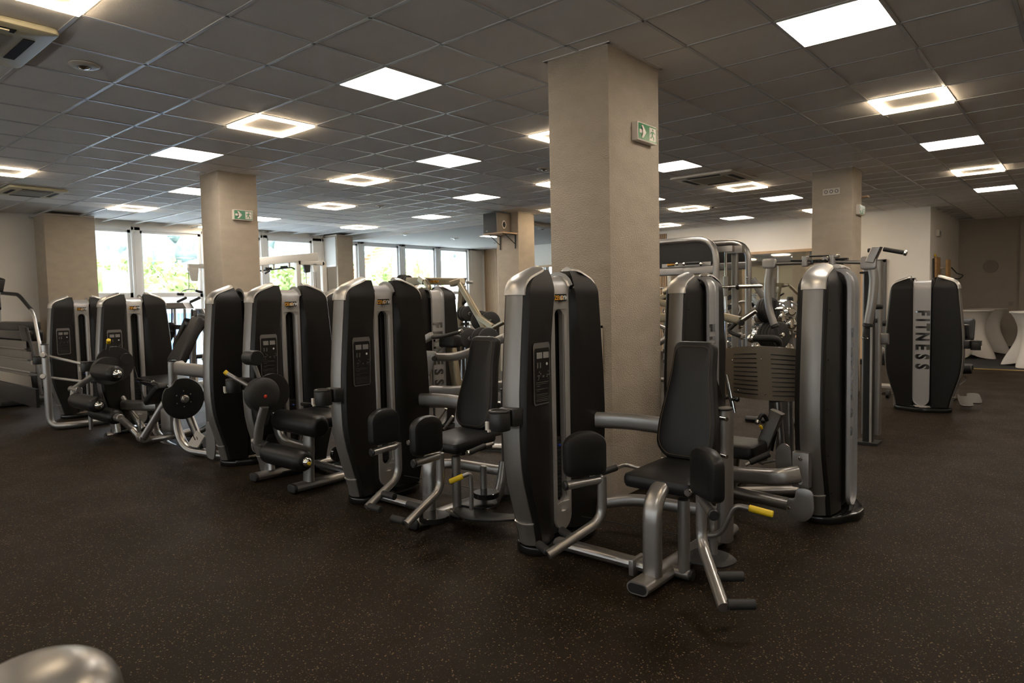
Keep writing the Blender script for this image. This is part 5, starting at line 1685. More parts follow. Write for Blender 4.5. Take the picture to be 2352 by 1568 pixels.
t.part('front_skirt', box2((L_, yc - .37, .10), (q_(86, 900, yc - .35).x, yc - .33, .36)), M['iron'])
t.part('base_frame', box2((L_, yc - .5, .03), (q_(93, 905).x, yc + .1, .10), .01), M['black'])
t.part('hood', box2((L_, yc - .02, 1.13), (q_(44, 745).x, yc + .3, 1.26), .02), M['black'])
t.part('hood', box2((L_, yc, .95), (q_(55, 745).x, yc + .25, 1.13), .02), M['gloss'])
a = q_(0, 672)
t.part('handrail', tube(([q_(-30, 673), q_(40, 676), q_(48, 683), q_(72, 712), q_(78, 725), q_(92, 795), q_(96, 850)], .022, .08)), M['cap'])
t.part('rail_grip', tube(([q_(6, 673), q_(40, 676), q_(48, 683), q_(71, 710)], .029, .08)), M['rubber'])
t.part('console', slab(round_poly([(-.34, -.11), (.12, -.12), (.13, .10), (-.34, .16)], .03), .08, q_(6, 655), (1, 0, 0), (0, .2, 1), .015), M['black'])
t.part('console_face', slab(round_poly([(-.28, -.08), (.09, -.09), (.09, .07), (-.28, .08)], .01), .004, q_(6, 655) + V((0, -.084, .0)), (1, 0, 0), (0, .2, 1)), M['greyprint'])
t.part('console_post', cyl((q_(-4, 668), q_(-2, 745), .03)), M['cap'])
t.part('cup_shell', ball(q_(-2, 694), .13, squash=(1, 1, 1)) if False else slab(round_poly([(-.1, -.12), (.09, -.14), (.06, .10), (-.1, .12)], .05), .08, q_(0, 694), (1, 0, 0), (0, 0, 1), .02), M['gloss'])

# ---- cream lat pulldown arm by the left windows
X_ = -12.6
def qx(px, py, x=X_): return at(px, py, x=x)
t = Thing('lat_pulldown', (X_, qx(500, 700).y, 0), 'cream lat pulldown with chain and curved bar in front of the left windows', 'gym machine')
pz = qx(520, 615)
t.part('top_beam', flat(([qx(432, 611), qx(520, 612)], .08, .07, (0, 0, 1), 0, .01)), M['whitepaint'])
t.part('pulley_box', slab(round_poly([(-.02, 0), (.17, 0), (.14, -.24), (.03, -.24)], .03), .05, qx(433, 615), (0, 1, 0), (0, 0, 1), .006), M['whitepaint'])
t.part('chain', tube(([qx(431, 615), qx(434, 640), qx(434, 664)], .006, 0)), M['iron'])
t.part('pull_bar', tube(([qx(412, 675), qx(420, 667), qx(434, 664), qx(448, 665), qx(460, 668)], .011, .04)), M['chrome'])
for a, b in (((407, 675), (422, 676)), ((449, 667), (465, 671))):
    t.part('bar_grip', cyl((qx(*a), qx(*b), .026)), M['black'])
t.part('column_post', flat(([V((X_, qx(522, 700).y, 0)), V((X_, qx(522, 700).y, pz.z))], .09, .09, (1, 0, 0), 0, .01)), M['whitepaint'])
t.part('seat', slab(round_poly([(-.17, -.2), (.17, -.2), (.17, .2), (-.17, .2)], .04), .08, (X_, qx(440, 700).y, .5), (1, 0, 0), (0, 1, 0), .02), M['leather'])
t.part('seat_base', flat(([V((X_, qx(440, 700).y, 0)), V((X_, qx(440, 700).y, .5))], .08, .08, (1, 0, 0), 0, .01), ([V((X_, qx(440, 700).y, .04)), V((X_, qx(522, 700).y, .04))], .08, .06, (1, 0, 0), 0, .01)), M['whitepaint'])

# ---- grey abdominal / rowing machine between the towers and the window
t = Thing('abdominal_machine', (-11.0, 5.0, 0), 'grey machine with two thin handles and tilted pads in front of the window', 'gym machine')
def q_(px, py, y=4.75): return at(px, py, y=y)
t.part('head_box', slab([(a.x, a.z) for a in (q_(391, 710), q_(391, 695), q_(438, 694), q_(446, 708))], .12, (0, 4.75, 0), (1, 0, 0), (0, 0, 1), .006), M['silver'])
for a, b in (((408, 693), (427, 684)), ((438, 693), (458, 684))):
    t.part('top_handle', cyl((q_(*a), q_(*b), .022)), M['rubber'])
for px0 in (401, 424):
    t.part('guide_tube', cyl((q_(px0, 709), q_(px0 + 1, 800), .022)), M['cap'])
t.part('guide_tube', cyl((q_(395, 709), q_(395, 745), .012), (q_(441, 709), q_(442, 748), .012)), M['iron'])
t.part('stack_top', B((q_(418, 751), (.62, .08, .07))), M['iron'])
t.part('sloping_plate', slab([(a.x, a.z) for a in (q_(425, 709), q_(443, 709), q_(478, 790), q_(478, 830), q_(468, 830))], .05, (0, 4.95, 0), (1, 0, 0), (0, 0, 1), .004), M['silver'])
for a, b in (((442, 728), (452, 752)), ((457, 726), (474, 748))):
    t.part('side_handle', cyl((q_(*a), q_(*b), .028)), M['cap'])
t.part('knee_pad', slab(round_poly([(-.30, -.11), (.30, -.11), (.30, .11), (-.30, .11)], .05), .12, q_(392, 778), (.78, 0, .62), (-.6, .3, .74), .03), M['leather'])
t.part('chest_pad', slab(round_poly([(-.34, -.09), (.30, -.09), (.30, .09), (-.34, .09)], .05), .14, q_(432, 770), (.72, 0, .66), (-.6, .3, .74), .03), M['leather'])
t.part('side_pad', slab(round_poly([(-.16, -.12), (.2, -.12), (.2, .12), (-.16, .12)], .05), .14, q_(462, 752), (.80, 0, .5), (-.5, .3, .8), .03), M['leather'])
t.part('frame_foot', flat(([V((q_(401, 800).x, 4.75, .04)), V((q_(470, 830).x, 4.95, .04))], .09, .06)), M['silver'])
t.part('frame_post', flat(([V((q_(428, 800).x, 4.8, .04)), V((q_(430, 700).x, 4.85, q_(430, 712).z))], .08, .08, (1, 0, 0), 0, .02)), M['silver'])
t.part('low_bar', cyl((q_(385, 790), V((q_(385, 790).x, 4.75, .02)), .035)), M['silver'])

# ---- cream cable crossover in front of the windows
t = Thing('cable_crossover', (-13.2, 8.6, 0), 'cream cable crossover frame with pull-up bar by the windows', 'gym machine')
X_ = -13.2
def qx(px, py, x=X_): return at(px, py, x=x)
pA, pB = qx(683, 600), qx(742, 601)
ztop = pA.z
t.part('top_beam', flat(([qx(560, 604), qx(727, 589)], .10, .17, (1, 0, 0), 0, .01)), M['whitepaint'], label='long cream top beam')
for p in (pA, V((X_, pB.y, pA.z))):
    t.part('upright', flat(([V((X_, p.y, 0)), V((X_, p.y, ztop))], .10, .11, (1, 0, 0), 0, .01)), M['whitepaint'])
t.part('cross_head', flat(([V((X_, pA.y, ztop - .03)), V((X_, pB.y, ztop - .03))], .10, .10, (1, 0, 0), 0, .01)), M['whitepaint'])
t.part('pull_up_bar', tube(([qx(596, 622), qx(640, 617), qx(670, 614), qx(677, 618)], .016, .03)), M['iron'])
for px0, t0, b0 in ((602, 608, 626), (628, 606, 618), (664, 602, 614)):
    t.part('bar_hanger', flat(([qx(px0, t0), qx(px0, b0)], .045, .045, (1, 0, 0), 0, .01)), M['cap'])
for a, b in (((609, 616), (624, 616)), ((644, 613), (660, 612)), ((608, 628), (620, 621))):
    t.part('bar_grip', cyl((qx(*a), qx(*b), .022)), M['black'])
t.part('pulley_housing', slab(round_poly([(0, 0), (.18, 0), (.17, -.16), (.05, -.18)], .02), .05, qx(694, 608), (0, 1, 0), (0, 0, 1)), M['black'])
t.part('pulley_housing', slab(round_poly([(0, 0), (.12, 0), (.12, -.15), (.03, -.19)], .03), .05, qx(715, 606), (0, 1, 0), (0, 0, 1)), M['whitepaint'])
for px0 in (702, 719):
    t.part('guide_rod', cyl((qx(px0, 610), V((X_, qx(px0, 610).y, .1)), .014)), M['cap'])
for px0 in (697, 725):
    t.part('cable', cyl((qx(px0, 612), V((X_, qx(px0, 612).y, .6)), .004)), M['iron'])
t.part('base_beam', flat(([V((X_, pA.y - .1, .04)), V((X_, pB.y + .1, .04))], .12, .08, (1, 0, 0), 0, .01)), M['whitepaint'])
t.part('stack', B((V((X_, (pA.y + pB.y) / 2, .45)), (.16, .25, .8))), M['iron'])
p = qx(560, 604)
t.part('far_upright', flat(([V((X_, p.y, 0)), V((X_, p.y, p.z))], .10, .11, (1, 0, 0), 0, .01)), M['whitepaint'])

# ---- bronze plate loaded machine behind the middle towers
Y_ = 8.4
def q_(px, py, y=Y_): return at(px, py, y=y)
t = Thing('plate_loaded_press', (q_(1010, 700).x, Y_, 0), 'bronze plate loaded machine with a wide top beam by the middle windows', 'gym machine')
t.part('top_beam', slab([(a.x, a.z) for a in (q_(942, 653), q_(944, 637), q_(1072, 638), q_(1068, 655))], .12, (0, Y_, 0), (1, 0, 0), (0, 0, 1), .006), M['bronze'], label='wide bronze top beam')
t.part('name_plate', slab([(a.x, a.z) for a in (q_(1002, 650), q_(1002, 644), q_(1016, 644), q_(1016, 650))], .01, (0, Y_ - .115, 0), (1, 0, 0), (0, 0, 1)), M['gloss'])
a = q_(1009, 647)
t.part('plate_lettering', text_bm('ZEUSGYM', .055, (a.x, Y_ - .128, a.z), (1, 0, 0), (0, 0, 1), .0005, .001), M['orange'])
t.part('rear_post', flat(([q_(1062, 655), q_(1052, 800), V((q_(1048, 850).x, Y_, .03))], .11, .09, (1, 0, 0), 0, .015)), M['bronze'])
t.part('arm_head', flat(([q_(1038, 652, Y_ - .25), q_(1062, 645, Y_ - .25)], .12, .10, (0, 1, 0), 0, .02)), M['bronze'])
t.part('press_arm', flat(([q_(1056, 652, Y_ - .3), q_(1100, 728, Y_ - .4), q_(1133, 752, Y_ - .5)], .07, .09, (0, 1, 0), .03, .012)), M['bronze'], label='long bent bronze arm')
t.part('press_arm', flat(([q_(1099, 728, Y_ - .4), q_(1118, 765, Y_ - .45)], .06, .08, (0, 1, 0), .03, .012)), M['bronze'])
t.part('arm_sleeve', cyl((q_(1133, 753, Y_ - .5), q_(1160, 738, Y_ - .6), .035)), M['bronze'])
t.part('arm_head', flat(([q_(965, 640, Y_ - .2), q_(976, 648, Y_ - .25)], .10, .10, (0, 1, 0), 0, .015)), M['bronze'])
t.part('left_arm', flat(([q_(977, 645, Y_ - .25), q_(985, 660, Y_ - .28), q_(984, 720, Y_ - .3)], .08, .08, (0, 1, 0), .03, .012)), M['bronze'])
t.part('plate_horn', cyl((q_(1072, 648), q_(1087, 648), .026), (q_(945, 646), q_(916, 646), .026)), M['cap'])
t.part('side_horn', cyl((q_(1058, 702), q_(1076, 685), .03), (q_(1055, 743), q_(1076, 743), .022)), M['iron'])
t.part('base_frame', flat(([V((q_(960, 850).x, Y_, .04)), V((q_(1060, 850).x, Y_, .04))], .1, .07), ([V((q_(960, 850).x, Y_, .04)), V((q_(960, 850).x, Y_, q_(944, 645).z))], .1, .1, (1, 0, 0), 0, .015)), M['bronze'])
grp = 'black plates on the bronze machine'
for k, (px0, py0, r) in enumerate(((922, 646, .125), (930, 646, .125), (938, 646, .115))):
    p = q_(px0, py0)
    weight_plate(p, (1, 0, 0), r, .045, lab='black weight plate on the left end of the bronze top beam, %s' % ('outermost', 'middle', 'innermost')[k], grp=grp)
for k, px0 in enumerate((1066, 1072, 1078)):
    p = q_(px0, 720, Y_ - .2)
    weight_plate(p, (1, -.6, 0), .13, .045, lab='black weight plate in the upright stack beside the bronze rear post, %s' % ('leftmost', 'middle', 'rightmost')[k], grp=grp)
for k, (px0, py0) in enumerate(((1104, 736), (1116, 738), (1126, 738))):
    p = q_(px0, py0, Y_ - .2)
    weight_plate(p, (1, -1.0, 0), .165, .05, lab='large black weight plate behind the bent bronze arm, %s' % ('left', 'middle', 'right')[k], grp=grp)
for k, (px0, py0) in enumerate(((1062, 772), (1071, 774), (1079, 777), (1106, 775), (1122, 776))):
    p = q_(px0, py0, Y_ - 1.2)
    weight_plate(p, (1, -.7, 0), .15, .05, lab='black weight plate low behind the second backrest, %s' % ('first from left', 'second from left', 'third from left', 'fourth from left', 'last from left')[k], grp=grp)
# storage stand that carries the low plates
t = Thing('plate_stand', (q_(1075, 775, Y_ - 1.2).x, Y_ - 1.2, 0), 'dark storage stand carrying the low black plates behind the second backrest', 'rack')
t.part('horn', cyl((q_(1055, 772, Y_ - 1.2), q_(1130, 777, Y_ - 1.2), .022)), M['iron'])
for px0 in (1075, 1112):
    c_ = q_(px0, 775, Y_ - 1.2)
    t.part('leg', cyl((V((c_.x, c_.y, 0)), c_, .025)), M['iron'])
t = Thing('plate_stand', (q_(1115, 738, Y_ - .2).x, Y_ - .2, 0), 'dark storage stand carrying the large plates behind the bent bronze arm', 'rack')
t.part('horn', cyl((q_(1060, 720, Y_ - .2), q_(1082, 720, Y_ - .2), .022)), M['iron'])
t.part('horn', cyl((q_(1100, 737, Y_ - .2), q_(1132, 738, Y_ - .2), .022)), M['iron'])
for px0 in (1070, 1110):
    c_ = q_(px0, 730, Y_ - .2)
    t.part('leg', cyl((V((c_.x, c_.y, 0)), c_, .025)), M['iron'])
# rack under the plates
t = Thing('plate_rack', (q_(1090, 760).x, Y_ + .3, 0), 'low steel rack behind the black plates by the window', 'rack')
for zp in (725 + 20, 760):
    t.part('rail', cyl((q_(1058, zp, Y_ + .4), q_(1145, zp, Y_ + .4), .022)), M['cap'])
t.part('rail', cyl((q_(1062, 745, Y_ + .4), V((q_(1062, 745, Y_ + .4).x, Y_ + .4, .0)), .03)), M['iron'])
t.part('rail', cyl((q_(1143, 745, Y_ + .4), V((q_(1143, 745, Y_ + .4).x, Y_ + .4, .0)), .03)), M['iron'])

# ---- seated row / press frame between the second tower and the second backrest
Y_ = 4.75
def q_(px, py, y=Y_): return at(px, py, y=y)
t = Thing('seated_press', (-5.0, Y_, 0), 'silver seated press with curved arms between the second tower and backrest', 'gym machine')
t.part('upper_arm', flat(([q_(940, 800), q_(992, 770)], .05, .075, (0, 1, 0), 0, .015)), M['silver'])
t.part('handle_grip', tube(([q_(994, 774), q_(1015, 773), q_(1058, 762)], .020, .08)), M['rubber'])
t.part('grip_cap', cyl((q_(1056, 762), q_(1062, 760), .022)), M['chrome'])
t.part('main_arm', flat(([q_(940, 817), q_(1035, 820), q_(1060, 816), q_(1095, 803), q_(1160, 775)], .05, .085, (0, 1, 0), .2)), M['silver'], label='curved silver press arm')
t.part('index_sector', slab(round_poly([(-.10, .10), (.09, .10), (.06, -.02), (-.02, -.16), (-.08, -.15)], .04), .02, q_(990, 828, Y_ - .08), (1, 0, 0), (0, 0, 1), .003), M['silver'])
t.part('sector_knob', cyl((q_(998, 823, Y_ - .1), q_(998, 823, Y_ - .16), .028)), M['gloss'])
t.part('post', flat(([q_(986, 845), V((q_(990, 960).x, Y_, .03))], .06, .05, (1, 0, 0))), M['silver'])
t.part('lower_beam', flat(([q_(940, 893), q_(1050, 898), q_(1160, 885)], .05, .10, (0, 1, 0), .1)), M['silver'])
t.part('lower_beam', flat(([q_(985, 924, Y_ - .1), q_(1050, 924, Y_ - .1)], .05, .11, (0, 1, 0), .1)), M['silver'])
for a, b in (((1025, 937), (1000, 972)), ((1040, 955), (1020, 985))):
    t.part('strut', cyl((q_(*a), q_(*b), .015)), M['cap'])
t.part('floor_rail', flat(([V((q_(990, 985).x, Y_ - .3, .04)), V((q_(1150, 975).x, Y_ + .1, .04))], .1, .06)), M['silver'])
t.part('floor_rail', flat(([q_(1075, 1005, Y_ - .9), q_(1160, 985, Y_ - .75)], .08, .08)), M['silver'])
t.part('pad', slab(round_poly([(-.12, -.03), (.12, -.03), (.12, .11), (-.12, .11)], .03), .12, q_(1042, 792, Y_ + .5), (1, 0, 0), (0, .1, 1), .02), M['leather'])
t.part('pad_post', flat(([q_(1036, 792, Y_ + .5), q_(1052, 900, Y_ + .5)], .09, .08, (1, 0, 0), 0, .012)), M['bronze'])
t.part('back_panel', flat(([q_(1142, 790, Y_ + .2), q_(1142, 900, Y_ + .2)], .06, .05, (1, 0, 0), 0, .012)), M['cap'])

# ---- Smith machine and rack at right
Y_ = 8.9
def q_(px, py, y=Y_): return at(px, py, y=y)
t = Thing('smith_machine', (q_(1600, 700).x, Y_, 0), 'tall grey rack with rounded black hood right of the big column', 'gym machine')
p0 = q_(1640, 600)
for Yk, pr, ptop in ((Y_, 1645, 550), (Y_ + .9, 1719, 562)):
    zt = at(1600, ptop, y=Yk).z
    xr = at(pr, 650, y=Yk).x
    xl = xr - 1.9
    t.part('hoop_frame', tube(([V((xl, Yk, .0)), V((xl, Yk, zt)), V((xr, Yk, zt)), V((xr, Yk, .0))], .045, .30)), M['silver'], label='rounded tube hoop')
    z0 = at(1600, 618 if Yk == Y_ else 612, y=Yk).z
    t.part('hood_panel', slab(round_poly([(xl + .03, z0), (xr - .03, z0), (xr - .03, zt - .03), (xl + .03, zt - .03)], .22, 8), .02, (0, Yk + .01, 0), (1, 0, 0), (0, 0, 1)), M['shell'])
    t.part('cross_bar', flat(([V((xl, Yk, z0 - .02)), V((xr, Yk, z0 - .02))], .05, .11, (0, 1, 0), 0, .015)), M['silver'])
    t.part('rail_bolt', ball(V((xr, Yk - .045, z0 - .2)), .014), M['chrome'])
xr = at(1645, 650, y=Y_).x
for px0, w_ in ((1655, .016),):
    for xx in (at(px0 + 12, 650, y=Y_ + .35).x, at(px0 + 12, 650, y=Y_ + .35).x - 1.5):
        zt = at(1668, 575, y=Y_ + .35).z
        t.part('guide_rod', cyl((V((xx, Y_ + .35, 0.03)), V((xx, Y_ + .35, zt)), .018)), M['chrome'])
        t.part('carriage', cyl((V((xx, Y_ + .35, at(1668, 680, y=Y_ + .35).z)), V((xx, Y_ + .35, at(1668, 635, y=Y_ + .35).z)), .034)), M['silver'])
xx = at(1688, 650, y=Y_ + .5).x
t.part('slotted_upright', flat(([V((xx, Y_ + .5, 0)), V((xx, Y_ + .5, at(1688, 575, y=Y_ + .5).z))], .085, .06, (1, 0, 0), 0, .012)), M['silver'])
t.part('top_block', B((at(1688, 573, y=Y_ + .45), (.24, .10, .10))), M['silver'])
t.part('top_block', B((at(1660, 572, y=Y_ + .2), (.30, .08, .08))), M['silver'])
t.part('bar', cyl((at(1500, 662, y=Y_ + .3), at(1752, 657, y=Y_ + .3), .016)), M['chrome'])
t.part('bar_sleeve', cyl((at(1697, 658, y=Y_ + .3), at(1750, 657, y=Y_ + .3), .028)), M['chrome'])
t.part('bar_collar', cyl((at(1692, 658, y=Y_ + .3), at(1697, 658, y=Y_ + .3), .045)), M['iron'])
t.part('side_brace', flat(([at(1728, 640, y=Y_ + .9), at(1756, 685, y=Y_ + .9)], .05, .10, (0, 1, 0), 0, .012)), M['silver'])
for k in range(5):
    t.part('safety_hook', slab([(-.05, -.05), (.03, -.02), (.06, .09), (.03, .10), (0, .03), (-.05, .03)], .012, at(1680, 660 + k * 22, y=Y_ + .5), (1, 0, 0), (0, 0, 1)), M['iron'])
t.part('floor_beam', flat(([V((xr, Y_ - .05, .035)), V((xr, Y_ + 1.2, .035))], .1, .07), ([V((xr - 1.9, Y_ - .05, .035)), V((xr - 1.9, Y_ + 1.2, .035))], .1, .07)), M['silver'])
hb_ = t.part('handle_rail', box2((at(1525, 615, y=Y_).x, Y_ - .06, at(1525, 612, y=Y_).z - .02), (at(1637, 604, y=Y_).x, Y_ - .04, at(1637, 604, y=Y_).z + .02)), M['silver'])
t.part('grip', cyl((at(1575, 605, y=Y_ - .12), at(1608, 603, y=Y_ - .12), .02)), M['rubber'], parent=hb_)
for px0 in (1555, 1571, 1610):
    t.part('grip_ball', ball(at(px0, 606, y=Y_ - .12), .026), M['chrome'], parent=hb_)
a = at(1546, 608, y=Y_)
t.part('name_plate', box2((a.x - .05, Y_ - .075, a.z - .025), (a.x + .05, Y_ - .06, a.z + .025)), M['gloss'])
t.part('plate_lettering', text_bm('ZEUSGYM', .028, (a.x, Y_ - .077, a.z), (1, 0, 0), (0, 0, 1), .0005, .001), M['orange'])

# ---- bronze plate loaded arms
Y_ = 7.4
def q_(px, py, y=Y_): return at(px, py, y=y)
t = Thing('bronze_row', (q_(1600, 700).x, Y_, 0), 'bronze plate loaded row machine behind the tower right of the big column', 'gym machine')
t.part('long_arm', flat(([q_(1490, 687), q_(1700, 736)], .08, .085, (0, 1, 0), 0, .012)), M['bronze'], label='long sloping bronze arm')
t.part('arm_end', cyl((q_(1700, 739, Y_ + .02), q_(1703, 741, Y_ - .10), .035)), M['iron'])
t.part('plate_horn', cyl((q_(1704, 735), q_(1738, 712), .030)), M['chrome'])
t.part('handle', tube(([q_(1692, 741), q_(1674, 757), q_(1679, 764), q_(1700, 772)], .022, .05)), M['rubber'])
t.part('pivot', cyl((q_(1526, 672), q_(1544, 662), .05)), M['bronze'])
t.part('upper_link', flat(([q_(1518, 685), q_(1535, 676), q_(1543, 690)], .07, .07, (0, 1, 0), 0, .012)), M['bronze'])
t.part('side_box', slab([(a.x, a.z) for a in (q_(1500, 740), q_(1500, 720), q_(1560, 718), q_(1560, 738))], .12, (0, Y_, 0), (1, 0, 0), (0, 0, 1), .004), M['bronze'])
t.part('lower_tube', cyl((q_(1495, 742), q_(1560, 765), .022)), M['silver'])
t.part('lower_tube', cyl((q_(1495, 800), q_(1545, 768), .035)), M['silver'])
t.part('post', flat(([q_(1590, 705), V((q_(1590, 700).x, Y_, .02))], .1, .09, (1, 0, 0), 0, .015)), M['bronze'])
t.part('post', flat(([q_(1505, 690), V((q_(1505, 700).x, Y_, .02))], .1, .09, (1, 0, 0), 0, .015)), M['bronze'])
t.part('base', flat(([V((q_(1490, 850).x, Y_, .035)), V((q_(1640, 850).x, Y_, .035))], .1, .06)), M['bronze'])

# ---- dumbbell tower in front of the mirror: every chrome dumbbell its own thing
Y_ = 11.6
def q_(px, py, y=Y_): return at(px, py, y=y)
M['rackgrey'] = mat('grey_rack_paint', (.26, .25, .235), .4, .6)
t = Thing('dumbbell_rack', (q_(1750, 760).x, Y_, 0), 'grey tree rack of chrome dumbbells in front of the mirror', 'rack')
t.part('post', flat(([V((q_(1770, 700).x, Y_ + .1, 0)), V((q_(1770, 700).x, Y_ + .1, q_(1770, 640).z))], .09, .07, (1, 0, 0), 0, .012)), M['rackgrey'])
t.part('post', flat(([V((q_(1822, 700).x, Y_ + .1, 0)), V((q_(1805, 700).x, Y_ + .1, q_(1805, 690).z))], .09, .07, (1, 0, 0), 0, .012)), M['rackgrey'])
t.part('foot', flat(([V((q_(1700, 700).x, Y_ + .1, .035)), V((q_(1840, 700).x, Y_ + .1, .035))], .1, .06)), M['rackgrey'])
db = [(1743, 726, .11), (1746, 765, .115), (1738, 800, .10), (1794, 727, .095), (1814, 743, .09), (1799, 766, .10), (1805, 800, .105), (1696, 745, .08), (1666, 760, .07), (1669, 790, .07), (1700, 770, .06), (1736, 768, .06), (1815, 715, .07), (1664, 745, .06), (1725, 740, .06)]
for k, (px0, py0, r) in enumerate(db):
    c_ = q_(px0, py0, Y_ - .1)
    cell = ['beside the weight plates', 'under the rack arm', 'lowest on its column', 'at the right'][k % 4]
    d = Thing('dumbbell', c_ - V((0, 0, r)), 'chrome dumbbell on the tree rack, %s' % [
        'upper one left of the plate stack', 'middle one left of the plate stack', 'lowest one behind the black handle', 'upper one right of the black plates',
        'second one right of the black plates', 'third one right of the black plates', 'lowest one above the slotted foot plate', 'small one under the bronze arm end',
        'small one left of the chrome rod, upper', 'small one left of the chrome rod, lower', 'small one beside the bronze handle tip', 'tiny one left of the middle big one',
        'topmost one at the right post', 'tiny one just right of the tower edge', 'tiny one behind the chrome horn'][k], 'dumbbell', 'chrome dumbbells on the tree rack')
    ax = V((.5, -.85, 0)).normalized()
    for s, nm in ((-1, 'head'), (1, 'head')):
        cc_ = c_ + ax * s * .09
        bm = bmesh.new()
        sweep(bm, [cc_ - ax * .05, cc_ - ax * .045, cc_ + ax * .035, cc_ + ax * .05], circle_prof(1, 22), scales=[r * .75, r * .95, r * .95, r * .7])
        d.part(nm, bm, M['chrome'])
    d.part('grip', cyl((c_ - ax * .06, c_ + ax * .06, .016)), M['chrome'])
    t.part('holder_arm', cyl((V((c_.x, Y_ + .1, c_.z - r - .01)), V((c_.x, Y_ - .25, c_.z - r - .01)), .012)), M['rackgrey'])
    if k < 7: t.part('holder_link', flat(([V((c_.x, Y_ + .1, c_.z - r - .01)), V((c_.x + .08, Y_ + .1, c_.z + .25))], .03, .05, (1, 0, 0), 0, .01)), M['rackgrey'])
t = Thing('ring_rack', (q_(1700, 700, 12.4).x, 12.4, 0), 'grey plate tree with round ring tops in front of the mirror', 'rack')
for px0, py0, r in ((1706, 713, .17), (1686, 712, .12), (1811, 718, .20), (1788, 712, .15)):
    c_ = q_(px0, py0, 12.4)
    t.part('ring', tube(([c_ + V((r * math.cos(a), 0, r * math.sin(a))) for a in [2 * math.pi * i / 28 for i in range(29)]], .02, 0)), M['silver'])
    t.part('post', cyl((c_ - V((0, 0, r)), V((c_.x, 12.4, 0)), .025)), M['rackgrey'])
# black plates of the plate tree
Y2 = 7.6
for k, (px0, py0, r) in enumerate(((1758, 712, .14), (1764, 711, .14), (1770, 710, .14))):
    weight_plate(at(px0, py0, y=Y2), (1, -.35, .05), r, .045, lab='black plate hanging under the left fly arm, %s' % ('left', 'middle', 'right')[k], grp='black plates below the fly arm')
for k, px0 in enumerate((1762, 1769, 1776, 1784, 1791)):
    weight_plate(at(px0, 770, y=Y2), (1, -.35, .05), .15, .045, lab='black plate in the row above the slotted foot plate, %s' % ('first', 'second', 'third', 'fourth', 'fifth')[k], grp='black plates above the foot plate')
t = Thing('plate_tree', (at(1775, 760, y=Y2 + .3).x, Y2, 0), 'dark plate tree post carrying the black plates', 'rack')
px_ = at(1775, 760, y=Y2)
t.part('post', flat(([V((px_.x, Y2, 0)), V((px_.x, Y2, at(1770, 690, y=Y2).z))], .07, .07, (1, 0, 0), 0, .012)), M['iron'])
for py0 in (711, 770):
    t.part('horn', cyl((at(1755, py0, y=Y2), at(1800, py0 - 2, y=Y2 - .1), .022)), M['chrome'])
t.part('foot', flat(([V((px_.x - .3, Y2, .035)), V((px_.x + .3, Y2, .035))], .08, .06)), M['iron'])

# ---- black bent handle over the foot plate
t = Thing('rowing_machine', (at(1790, 790, y=6.0).x, 6.0, 0), 'thick black bent handle above the slotted foot plate', 'gym machine')
t.part('handle', tube(([at(1731, 777, y=5.9), at(1780, 777, y=5.9), at(1790, 785, y=5.95), at(1790, 830, y=6.0), V((at(1790, 830, y=6.0).x, 6.0, .03))], .030, .08)), M['rubber'])
t.part('end_ball', ball(at(1726, 777, y=5.9), .038), M['chrome'])

# ---- pec fly arms above the large right tower
Y_ = 6.9
def q_(px, py, y=Y_): return at(px, py, y=y)
t = Thing('fly_machine', (q_(1905, 700).x, Y_, 0), 'fly machine with long hanging arms rising behind the large right tower', 'gym machine')
t.part('mast', flat(([V((q_(1985, 700).x, Y_ + .2, .0)), V((q_(1985, 700).x, Y_ + .2, q_(1985, 625).z))], .09, .09, (1, 0, 0), 0, .02)), M['iron'], label='dark square mast')
t.part('mast_edge', flat(([V((q_(1993, 700).x, Y_ + .15, .0)), V((q_(1993, 700).x, Y_ + .15, q_(1993, 630).z))], .018, .03, (1, 0, 0), 0, .004)), M['cap'])
t.part('mast_cap', B((q_(1983, 625) + V((0, .2, 0)), (.13, .12, .02))), M['black'])
t.part('rear_column', flat(([V((q_(2004, 700, 7.6).x, 7.6, .0)), V((q_(2004, 700, 7.6).x, 7.6, q_(2004, 600, 7.6).z))], .17, .10, (1, 0, 0), 0, .02)), M['silver'])
t.part('centre_post', flat(([V((q_(1905, 700).x, Y_ + .3, .0)), V((q_(1905, 700).x, Y_ + .3, q_(1905, 595).z))], .08, .08, (1, 0, 0), 0, .02)), M['iron'])
t.part('left_link', cyl((q_(1774, 605), q_(1868, 603), .020)), M['silver'])
t.part('right_link', cyl((q_(1915, 601), q_(1995, 603), .018)), M['silver'])
t.part('top_link', flat(([q_(1818, 599), q_(1880, 599)], .05, .018, (0, 1, 0), 0, .008)), M['iron'])
t.part('top_link', flat(([q_(1900, 596), q_(1948, 594)], .05, .018, (0, 1, 0), 0, .008)), M['iron'])
t.part('top_link', flat(([q_(1852, 589, Y_ + .1), q_(1925, 587, Y_ + .1)], .04, .014, (0, 1, 0), 0, .006)), M['iron'])
for px0, py0, hh in ((1850, 600, .10), (1913, 598, .11), (1898, 594, .04), (1920, 588, .03)):
    p = q_(px0, py0)
    t.part('pivot', cyl((p - V((0, 0, hh / 2)), p + V((0, 0, hh / 2)), .035)), M['silver'])
t.part('pivot_disc', disc(q_(1882, 600), (0, 0, 1), .08, .03), M['gloss'])
t.part('left_joint', slab(round_poly([(-.06, -.05), (.07, -.05), (.07, .05), (-.06, .05)], .03), .05, q_(1768, 605), (1, 0, 0), (0, 0, 1), .005), M['silver'])
t.part('left_arm', tube(([q_(1768, 612), q_(1762, 660), q_(1766, 710), q_(1778, 745)], .036, .25)), M['silver'], label='curved hanging arm')
t.part('arm_collar', cyl((q_(1778, 745), q_(1781, 752), .042)), M['black'])
t.part('left_grip', cyl((q_(1782, 754), q_(1786, 780), .024)), M['rubber'])
